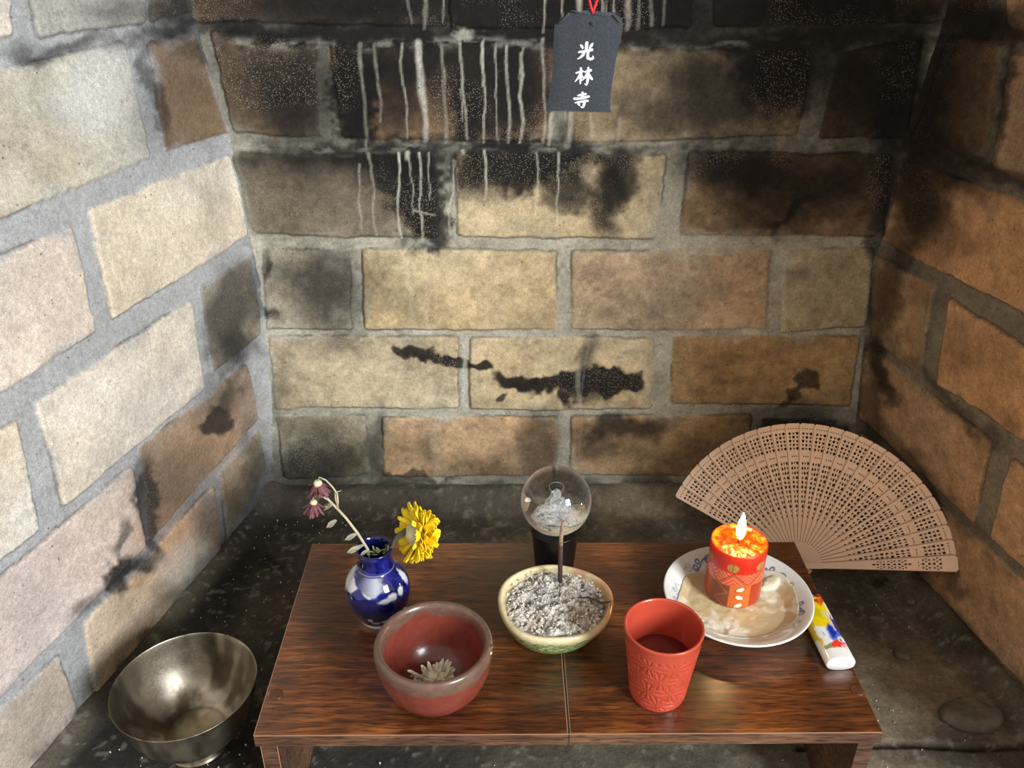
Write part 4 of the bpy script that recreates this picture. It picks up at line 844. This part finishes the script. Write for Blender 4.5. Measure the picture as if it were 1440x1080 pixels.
# ------------------------------------------------------------------ lighter
la = onz(1149, 848, TZ + .012); lb = onz(1190, 927, TZ + .012)
ang = math.atan2(lb[1] - la[1], lb[0] - la[0])
lc = (la + lb) / 2
lt = thing('lighter', (lc[0] - .0035, lc[1] + .0055, TZ), 'disposable lighter with yellow, blue and red paint splashes at the right table edge', 'lighter')
lt.rotation_euler = (0, 0, ang)
def lighter():
    n = 72; L0, L1 = -.034, .0385; a_, b_ = .0122, .0066
    t = np.linspace(0, 2 * PI, n, endpoint=False); xs = np.linspace(L0, L1, 110)
    X, T = np.meshgrid(xs, t, indexing='ij')
    k = np.where(X > L1 - .0022, np.sqrt(np.clip(1 - ((X - L1 + .0022) / .0024) ** 2, 0, 1)), 1)
    p_ = 2.5; cx_ = np.sign(np.cos(T)) * np.abs(np.cos(T)) ** (2 / p_); sx_ = np.sign(np.sin(T)) * np.abs(np.sin(T)) ** (2 / p_)
    Y = a_ * cx_ * (.90 + .1 * k); Z = b_ * sx_ * (.88 + .12 * k) + b_
    s = (X - L0) / (L1 - L0); w = cx_     # s: 0 top .. 1 base ; w: -1 left edge .. 1 right edge seen from the camera
    w = np.where(sx_ > -2, cx_, cx_)
    nn = fbm(s * 5 + 2, w * 1.6 + 3 + (sx_ < 0) * 7, 71); ws = s + .10 * (nn - .5) * 2; ww = w + .5 * (fbm(s * 6, w * 2 + 8, 72) - .5) * 2
    c = np.ones(X.shape + (3,)) * srgb(238, 238, 236)
    def put(c, m, col): return lerp(c, np.array(col), np.clip(m, 0, 1)[..., None])
    c = put(c, sst(.52, .46, ws) * sst(.95, .75, ww), srgb(238, 206, 18))
    c = put(c, sst(.20, .12, np.abs(ww + .78)) * sst(.84, .76, ws), srgb(222, 184, 40))
    c = put(c, sst(.13, .08, np.abs(ww + .62 - .5 * (ws - .05) * -1)) * sst(.42, .36, ws), srgb(214, 86, 24))
    c = put(c, sst(.05, .03, np.abs(ws - .05 - .02 * np.sin(ww * 4))), srgb(200, 60, 28))
    c = put(c, sst(.11, .07, np.abs(ww - .30 - (ws - .1) * .3)) * sst(.18, .12, ws), srgb(222, 120, 30))
    c = put(c, sst(.14, .06, np.hypot((ww + .05) * .35, (ws - .30) * 1.6)) * .5, srgb(150, 160, 20))
    c = put(c, sst(.22, .14, np.abs(ww - .62 - (ws - .4) * .8)) * sst(.22, .3, ws) * sst(.50, .42, ws), srgb(170, 196, 232))
    c = put(c, sst(.10, .06, np.abs(ww - .78 + (ws - .35) * .9)) * sst(.24, .28, ws) * sst(.46, .42, ws), srgb(206, 60, 40))
    c = put(c, sst(1.1, .8, np.hypot((ww - .22) / .5, (ws - .60) / .16)), srgb(60, 110, 210))
    c = put(c, sst(1.1, .7, np.hypot((ww - .2) / .28, (ws - .58) / .14)), srgb(24, 44, 150))
    c = put(c, sst(.72, .84, ww - .25 * (ws - .8)) * sst(.28, .34, ws) * sst(.90, .86, ws), srgb(50, 40, 120))
    c = put(c, sst(1.1, .85, np.hypot((ww - .35) / .42, (ws - .80) / .065)), srgb(232, 62, 40))
    c = put(c, sst(1.1, .8, np.hypot((ww + .45) / .45, (ws - .80) / .05)) * (.4 + nn), srgb(120, 132, 60))
    c = put(c, sst(.87, .90, s), srgb(240, 240, 240))
    ends = np.array([[L1, 0, b_], [L0, 0, b_]]); V = np.vstack([np.stack([X, Y, Z], -1).reshape(-1, 3), ends]); cc = np.vstack([c.reshape(-1, 3), [srgb(236, 236, 236), srgb(220, 220, 220)]])
    Fq = grid_faces(110, n).tolist()
    Fq = []
    for i in range(109):
        for j in range(n):
            Fq.append((i * n + j, (i + 1) * n + j, (i + 1) * n + (j + 1) % n, i * n + (j + 1) % n))
    e0 = 110 * n
    for j in range(n): Fq.append((109 * n + j, e0, e0, 109 * n + (j + 1) % n)); Fq.append((j, (j + 1) % n, e0 + 1, e0 + 1))
    Fq = [tuple(dict.fromkeys(q)) for q in Fq]
    me = D.meshes.new('lighter_body'); me.from_pydata([tuple(map(float, v)) for v in V], [], Fq); me.update(); me.polygons.foreach_set('use_smooth', [True] * len(me.polygons))
    at = me.color_attributes.new('Col', 'FLOAT_COLOR', 'POINT'); q = np.ones((len(V), 4), np.float32); q[:, :3] = cc; at.data.foreach_set('color', q.ravel())
    link('lighter_body', me, mat('printed_plastic', vcol=True, rough=.18, Coat_Weight=.4), lt)
lighter()
M_MET = mat('bright_metal', srgb(190, 188, 184), rough=.22, metal=1)
b = MB(); b.box((-.0455, -.0098, .0018), (-.0343, .0040, .0118)); hd3 = b.build('metal_hood', M_MET, lt, smooth=False, bevel=.0018)
b = MB(); b.tube([(-.0400, .0048, .0066), (-.0400, .0066, .0066)], .0042, 20); b.tube([(-.0400, -.004, .0088), (-.0400, .004, .0088)], .0038, 20); b.build('spark_wheel', mat('dark_metal', srgb(96, 92, 88), rough=.4, metal=1), lt, smooth=False)
b = MB(); b.box((-.0405, .0064, .0026), (-.0343, .0112, .0108)); b.build('gas_button', mat('red_plastic', srgb(196, 50, 36), rough=.3), lt, smooth=False, bevel=.0015)

# ------------------------------------------------------------------ silver bowl
def sb_col(T, R, Z, S):
    a = T; n = fbm(np.cos(a) * R * 60 + 9, np.sin(a) * R * 60 + 9, 81); nf = fbm(a * 3, R * 300, 82)
    c = lerp(srgb(176, 168, 152), srgb(104, 95, 80), sst(.35, .65, n)[..., None]); c = c * (.7 + .6 * nf)[..., None]
    inn = S > .56
    c = lerp(c, srgb(150, 134, 92), (inn * sst(.034, .012, R) * .5)[..., None])
    ring = sst(.0012, .0004, np.abs(R - .026)) * inn; c = lerp(c, srgb(80, 72, 58), (ring * .6)[..., None])
    return c
M_SIL = mat('tarnished_silver', vcol=True, rough=.36, metal=.92, nscale=60, namt=.2, bscale=70, bstr=.12)
_m = M_SIL.node_tree; _n = _m.nodes.new('ShaderNodeTexNoise'); _n.inputs['Scale'].default_value = 45; _n.inputs['Detail'].default_value = 6
_r = _m.nodes.new('ShaderNodeMapRange'); _r.inputs[3].default_value = .22; _r.inputs[4].default_value = .52; _m.links.new(_n.outputs['Fac'], _r.inputs[0]); _m.links.new(_r.outputs[0], _m.nodes['Principled BSDF'].inputs['Roughness'])
sb = thing('metal_bowl', (-.2807, .5423, .0012), 'tarnished silver footed bowl on the hearth floor left of the table', 'bowl')
lathe('bowl_body', [(0, .010), (.018, .0105), (.021, .008), (.0235, .003), (.0262, .0008), (.0272, 0), (.0275, .0012), (.0262, .0030), (.0245, .0075), (.0255, .0110), (.0330, .0165), (.0440, .0270), (.0530, .0420), (.0580, .0590), (.0603, .0715), (.0612, .0740), (.0606, .0746), (.0597, .0720), (.0572, .0590), (.0520, .0430), (.0432, .0288), (.0320, .0190), (.0180, .0135), (0, .0120)], M_SIL, sb, seg=160, colfn=sb_col, sub=6)

# ------------------------------------------------------------------ sandalwood fan
FN = Vector((-.4029, -.7558, .5162)).normalized(); FU = Vector((.8825, -.4704, 0)).normalized(); FV = FN.cross(FU).normalized()
FR = .158
fan = thing('folding_fan', (.3265, .7575, .0235), 'open pale sandalwood folding fan with pierced sticks leaning in the right corner', 'fan')
fan.matrix_world = Matrix.Translation(Vector((.3265, .7575, .0235))) @ Matrix(((FU.x, FV.x, FN.x), (FU.y, FV.y, FN.y), (FU.z, FV.z, FN.z))).to_4x4()
def stick_mesh(guard=False):
    R = FR; cu = D.curves.new('stick', 'CURVE'); cu.dimensions = '2D'; cu.fill_mode = 'BOTH'; cu.extrude = .00028 if not guard else .0006
    def poly(pts):
        s = cu.splines.new('POLY'); s.points.add(len(pts) - 1)
        for i, p_ in enumerate(pts): s.points[i].co = (p_[0], p_[1], 0, 1)
        s.use_cyclic_u = True
    def hwid(r): return R * (.018 + .040 * max(0, r / R) ** 1.15)
    out = []
    for r in np.linspace(-.09 * R, .985 * R, 14):
        w = hwid(r)
        if r < -.06 * R: w *= .6
        out.append((r, -w))
    out.append((R, -hwid(R) * .74)); out.append((R, hwid(R) * .74))
    for r in np.linspace(.985 * R, -.09 * R, 14):
        w = hwid(r)
        if r < -.06 * R: w *= .6
        out.append((r, w))
    poly(out)
    def hole(r, y, lr, ly, kind=0, rot=0):
        c_, s_ = math.cos(rot), math.sin(rot)
        sh = {0: [(-1, 0), (-.3, .8), (.6, 1), (1, .0), (.6, -1), (-.3, -.8)], 1: [(-1, -1), (1, 0), (-1, 1), (-.4, 0)], 2: [(-1, 0), (0, 1), (1, 0), (0, -1)], 3: [(math.cos(q) , math.sin(q)) for q in np.linspace(0, 2 * PI, 8, endpoint=False)]}[kind]
        poly([(r + (c_ * a * lr - s_ * b * ly), y + (s_ * a * lr + c_ * b * ly)) for a, b in sh])
    if guard:
        for r0, n_, sp in ((.845, 2, .0085), (.60, 3, .0085)):
            for k in range(n_):
                rr0 = r0 * R + (k - (n_ - 1) / 2) * sp * 1.25; w = hwid(rr0)
                for sy in (-1, 1):
                    hole(rr0 - .0028, sy * w * .52, .0016, w * .18, 1, 0); hole(rr0 + .0028, sy * w * .52, .0016, w * .18, 1, PI); hole(rr0, sy * w * .30, .0012, w * .12, 2); hole(rr0, sy * w * .70, .0014, w * .10, 2)
                hole(rr0 - .0032, 0, .0016, w * .16, 0); hole(rr0 + .0032, 0, .0016, w * .16, 0, PI)
        for r0 in (.49, .71): hole(r0 * R, 0, .0026, .0010, 2)
        for sy in (-1, 1): hole(.765 * R, sy * .0016, .0006, .0006, 3)
    else:
        # outer lace panel
        nr, nc = 5, 3
        for i in range(nr):
            r = R * (.805 + .135 * (i + .5) / nr); w = hwid(r) * .70; lr = R * .135 / nr * .44
            for j in range(nc):
                y = -w + 2 * w * (j + .5) / nc; ly = w / nc * .78
                hole(r, y, lr, ly, [0, 1, 2, 1][(i + j) % 4], PI * ((i + j) % 2))
        for j in range(5): hole(R * .962, (-1 + 2 * (j + .5) / 5) * hwid(R * .96) * .74, .0006, .0007, 3)
        for j in range(3): hole(R * .765, (j - 1) * .0023, .0007, .0007, 3)
        # long tapering lace panel
        r = R * .715; i = 0
        while r > R * .34:
            w = hwid(r) * .60 * min(1, (r / R - .27) / .26); lr = R * .0135; nc = 3 if w > .0040 else 2 if w > .0020 else 1
            for j in range(nc):
                y = -w + 2 * w * (j + .5) / nc; hole(r, y, lr, w / nc * .76, [0, 1, 2][(i + j) % 3], PI * ((i + j) % 2))
            r -= R * .0335; i += 1
    o = D.objects.new('tmp', cu); COL.objects.link(o); dg = bpy.context.evaluated_depsgraph_get(); me = D.meshes.new_from_object(o.evaluated_get(dg)); D.objects.remove(o)
    bm = bmesh.new(); bm.from_mesh(me)
    e = .00036 if not guard else .00068
    edge = [(r, hwid(r)) for r in np.linspace(.16 * R, .985 * R, 12)] + [(R, hwid(R) * .74)]
    for sg in (1, -1):
        vs = []
        for r, w in edge: vs.append((bm.verts.new((r, sg * w, e)), bm.verts.new((r, sg * (w - .00055), e))))
        for a, b in zip(vs, vs[1:]):
            f = bm.faces.new((a[0], a[1], b[1], b[0])) ; f.material_index = 1  # dark face strips painting the shade of the gaps between sticks
    for f in bm.faces:
        if abs(f.normal.z) < .5 and f.calc_area() > 0: f.material_index = 1
    bm.to_mesh(me); bm.free()
    return me
M_FAN = mat('sandalwood', srgb(242, 206, 176), rough=.55, nscale=50, namt=.08)
M_BURN_GAP_SHADE = mat('singed_and_gap_shade', srgb(150, 108, 80), rough=.7)  # singed cut sides; face strips in it paint gap shade
sm_ = stick_mesh(); gm_ = stick_mesh(True)
for q in (sm_, gm_):
    q.materials.append(M_FAN); q.materials.append(M_BURN_GAP_SHADE)
assert len(sm_.materials) == 2
base_rot = .2757 
NS = 26; 
for k in range(NS):
    a = math.radians(2.6 + k * 5.82) + base_rot - math.radians(0)
    o = D.objects.new('guard_stick' if k == 0 else 'fan_stick', gm_ if k == 0 else sm_); COL.objects.link(o); o.parent = fan
    o.matrix_local = Matrix.Translation((0, 0, .0135 - k * .0006)) @ Matrix.Rotation(a, 4, 'Z') @ Matrix.Rotation(math.radians(3.5), 4, 'X')
rv = lathe('rivet', [(0, -.003), (.0020, -.003), (.0022, .0144), (.0026, .0146), (.0022, .0155), (0, .016)], M_FAN, fan, seg=24, sub=1)

# ------------------------------------------------------------------ hanging charm pouch
PY_ = .64
pcen = ony(740 + 490 / 6, 540 / 6, PY_)
ch = thing('charm_pouch', pcen, 'charcoal cloth temple charm pouch hanging on a red cord, white characters down its front', 'charm pouch')
def L2(x, y): return ((x - 490) / 12080, -(y - 540) / 12760)
M_FELT = mat('charcoal_cloth', srgb(50, 55, 62), rough=.95, nscale=700, namt=.45, bscale=1600, bstr=.7, bdist=.0008, Sheen_Weight=.3)
rowsL = [(945, 170), (930, 172), (900, 176), (850, 190), (700, 212), (560, 224), (400, 228), (260, 228), (215, 232), (185, 262), (150, 302), (120, 335), (98, 362)]
rowsR = [(962, 735), (950, 734), (900, 726), (800, 727), (700, 735), (560, 748), (430, 766), (330, 786), (250, 800), (205, 798), (165, 788), (135, 745), (110, 708)]
ns = 34
def pouch_side(sgn):
    V = []
    nr = 60; tt = np.linspace(0, 1, nr); ti = np.linspace(0, 1, len(rowsL))
    yl = np.interp(tt, ti, [q[0] for q in rowsL]); xl_ = np.interp(tt, ti, [q[1] for q in rowsL]); yr = np.interp(tt, ti, [q[0] for q in rowsR]); xr_ = np.interp(tt, ti, [q[1] for q in rowsR])
    for i in range(nr):
        for j in range(ns):
            s = j / (ns - 1); x = lerp(xl_[i], xr_[i], s); y = lerp(yl[i], yr[i], s)
            if i == nr - 1: y += 6 * math.sin(s * PI * 3)
            bulge = .0034 * (1 - abs(2 * s - 1) ** 3.2) * (1 - abs(2 * tt[i] - 1) ** 5) + .0004 * math.sin(s * 9 + tt[i] * 5) * (1 - abs(2 * s - 1) ** 4) * (1 - abs(2 * tt[i] - 1) ** 6)
            u, v = L2(x, y); V.append((u, -sgn * bulge, v))
    return np.array(V), nr
VF, nr = pouch_side(1); VB, _ = pouch_side(-1)
V = np.vstack([VF, VB + np.array([0, .0001, 0])]); f1 = grid_faces(nr, ns, flip=False); f2 = grid_faces(nr, ns, flip=True) + len(VF)
np_mesh('pouch', V, np.vstack([f1[:, ::-1], f2[:, ::-1]]), M_FELT, ch)
b = MB()
for (p0, p1) in (((365, 100), (455, 118)), ((455, 118), (520, 132)), ((520, 132), (700, 128)), ((262, 205), (352, 120)), ((700, 128), (770, 190))):
    (u0, v0), (u1, v1) = L2(*p0), L2(*p1); b.tube([(u0, -.0019, v0), ((u0 + u1) / 2, -.0026, (v0 + v1) / 2), (u1, -.0019, v1)], .00055, 8)
b.build('seam', M_FELT, ch)
ey = MB(); u0, v0 = L2(528, 203); ey.tube([(u0, -.0040, v0), (u0, -.0028, v0)], [.0011, .0012], 14); ey.build('eyelet', mat('eyelet_black', srgb(14, 14, 16), rough=.8), ch)
STR = [ # white brush strokes: points then widths
 [(500,345,16),(498,385,19),(496,428,14)], [(446,372,8),(460,388,17),(470,408,8)], [(552,358,8),(538,380,17),(520,404,7)], [(430,437,12),(480,428,14),(556,412,17)],
 [(482,430,14),(472,458,16),(450,480,12),(424,494,4)], [(514,424,15),(510,455,16),(512,484,16),(535,493,15),(556,486,14),(554,462,5)],
 [(414,612,9),(448,602,13),(484,594,12)], [(458,560,12),(460,630,16),(457,706,9)], [(456,612,12),(440,650,14),(410,688,4)], [(462,624,10),(474,642,12),(482,650,5)],
 [(486,602,9),(520,592,14),(552,584,15)], [(520,556,13),(522,630,17),(516,690,15),(510,714,8),(492,700,4)], [(514,608,12),(500,642,14),(468,678,4)], [(524,610,10),(540,644,16),(560,668,12)],
 [(436,806,10),(475,796,14),(516,788,14)], [(478,768,12),(480,800,16),(474,836,12)], [(402,832,14),(450,832,15),(500,820,17),(544,810,12)], [(416,868,9),(470,858,13),(536,848,14)],
 [(496,838,13),(498,874,16),(490,904,14),(480,912,8),(466,898,4)], [(440,872,7),(452,882,16),(460,896,8)]]
def front_y(u, v):
    d = (VF[:, 0] - u) ** 2 + (VF[:, 2] - v) ** 2; return VF[np.argmin(d), 1]
lt_ = MB()
for S_ in STR:
    P_ = []; n_ = 0
    for i in range(len(S_) - 1):
        for k in range(6):
            t = k / 6; P_.append(tuple(lerp(S_[i][q], S_[i + 1][q], t) for q in range(3)))
    P_.append(S_[-1]); vs_ = []
    N_ = len(P_)
    for i, (x, y, w) in enumerate(P_):
        xa, ya, _ = P_[max(i - 1, 0)]; xb, yb, _ = P_[min(i + 1, N_ - 1)]; dx, dy = xb - xa, yb - ya; l = math.hypot(dx, dy); nx, ny = -dy / l, dx / l
        e = .55 if i in (0, N_ - 1) else 1; w = w * .78 * e
        for q, dep in ((-1, 0), (-.6, -.00035), (.6, -.00035), (1, 0)):
            u, v = L2(x + nx * w * q, y + ny * w * q); vs_.append((u, front_y(u, v) - .0002 + dep, v))
    lt_.add(vs_, [(i * 4 + j, i * 4 + j + 1, (i + 1) * 4 + j + 1, (i + 1) * 4 + j) for i in range(N_ - 1) for j in range(3)])
lt_.build('lettering', mat('white_thread', srgb(232, 236, 242), rough=.7), ch, smooth=False)
cdm = MB(); u0, v0 = L2(540, 118)
top = .945 - pcen[2]
cdm.tube([(u0 + .0004, -.0022, v0 - .0004), (u0 - .0008, -.0010, v0 + .003), (u0 - .0030, 0, v0 + .010), (u0 - .0038, 0, v0 + .020), (u0 - .001, .0, v0 + .05), (u0, 0, top)], .0009, 10)
cdm.tube([(u0 + .0002, -.0022, v0 - .0004), (u0 + .0012, -.0012, v0 + .003), (u0 + .0036, -.0006, v0 + .010), (u0 + .0042, 0, v0 + .020), (u0 + .0015, .0012, v0 + .05), (u0, .0016, top)], .0009, 10)
cdm.build('cord', mat('red_cord', srgb(214, 30, 44), rough=.6), ch)
rd = MB(); rd.tube([(pcen[0] + u0, PY_, .9435), (pcen[0] + u0, PY_, .951)], .003, 12); tag(rd.build('ceiling_hook', mat('iron', srgb(50, 46, 44), rough=.5, metal=1)), 'small iron hook in the chimney throat holding the red cord', 'hook')

# ------------------------------------------------------------------ light
w = D.worlds.new('World'); bpy.context.scene.world = w; w.use_nodes = True
bg = w.node_tree.nodes['Background']; bg.inputs[0].default_value = (1, .90, .78, 1); bg.inputs[1].default_value = .80
def area(name, loc, target, sx, sy, e, col):
    l = D.lights.new(name, 'AREA'); l.shape = 'RECTANGLE'; l.size = sx; l.size_y = sy; l.energy = e; l.color = col
    o = D.objects.new(name, l); COL.objects.link(o); o.location = loc; d = Vector(target) - Vector(loc); o.rotation_euler = d.to_track_quat('-Z', 'Y').to_euler(); return o
area('window_daylight', (1.75, -1.45, 1.35), (-.1, .8, .3), .8, 1.0, 125, (.90, .96, 1))

sc = bpy.context.scene
cam = D.cameras.new('Camera'); co = D.objects.new('Camera', cam); COL.objects.link(co)
cam.sensor_fit = 'HORIZONTAL'; cam.sensor_width = 36; cam.lens = F * 36 / 1440; cam.clip_start = .01
M3 = Matrix(((RT[0], UP[0], -FW[0]), (RT[1], UP[1], -FW[1]), (RT[2], UP[2], -FW[2])))
co.matrix_world = Matrix.Translation(Vector(CAM)) @ M3.to_4x4()
sc.camera = co
sc.view_settings.view_transform = 'Standard'; sc.view_settings.look = 'None'; sc.view_settings.exposure = 0; sc.view_settings.gamma = 1; sc.view_settings.use_curve_mapping = False
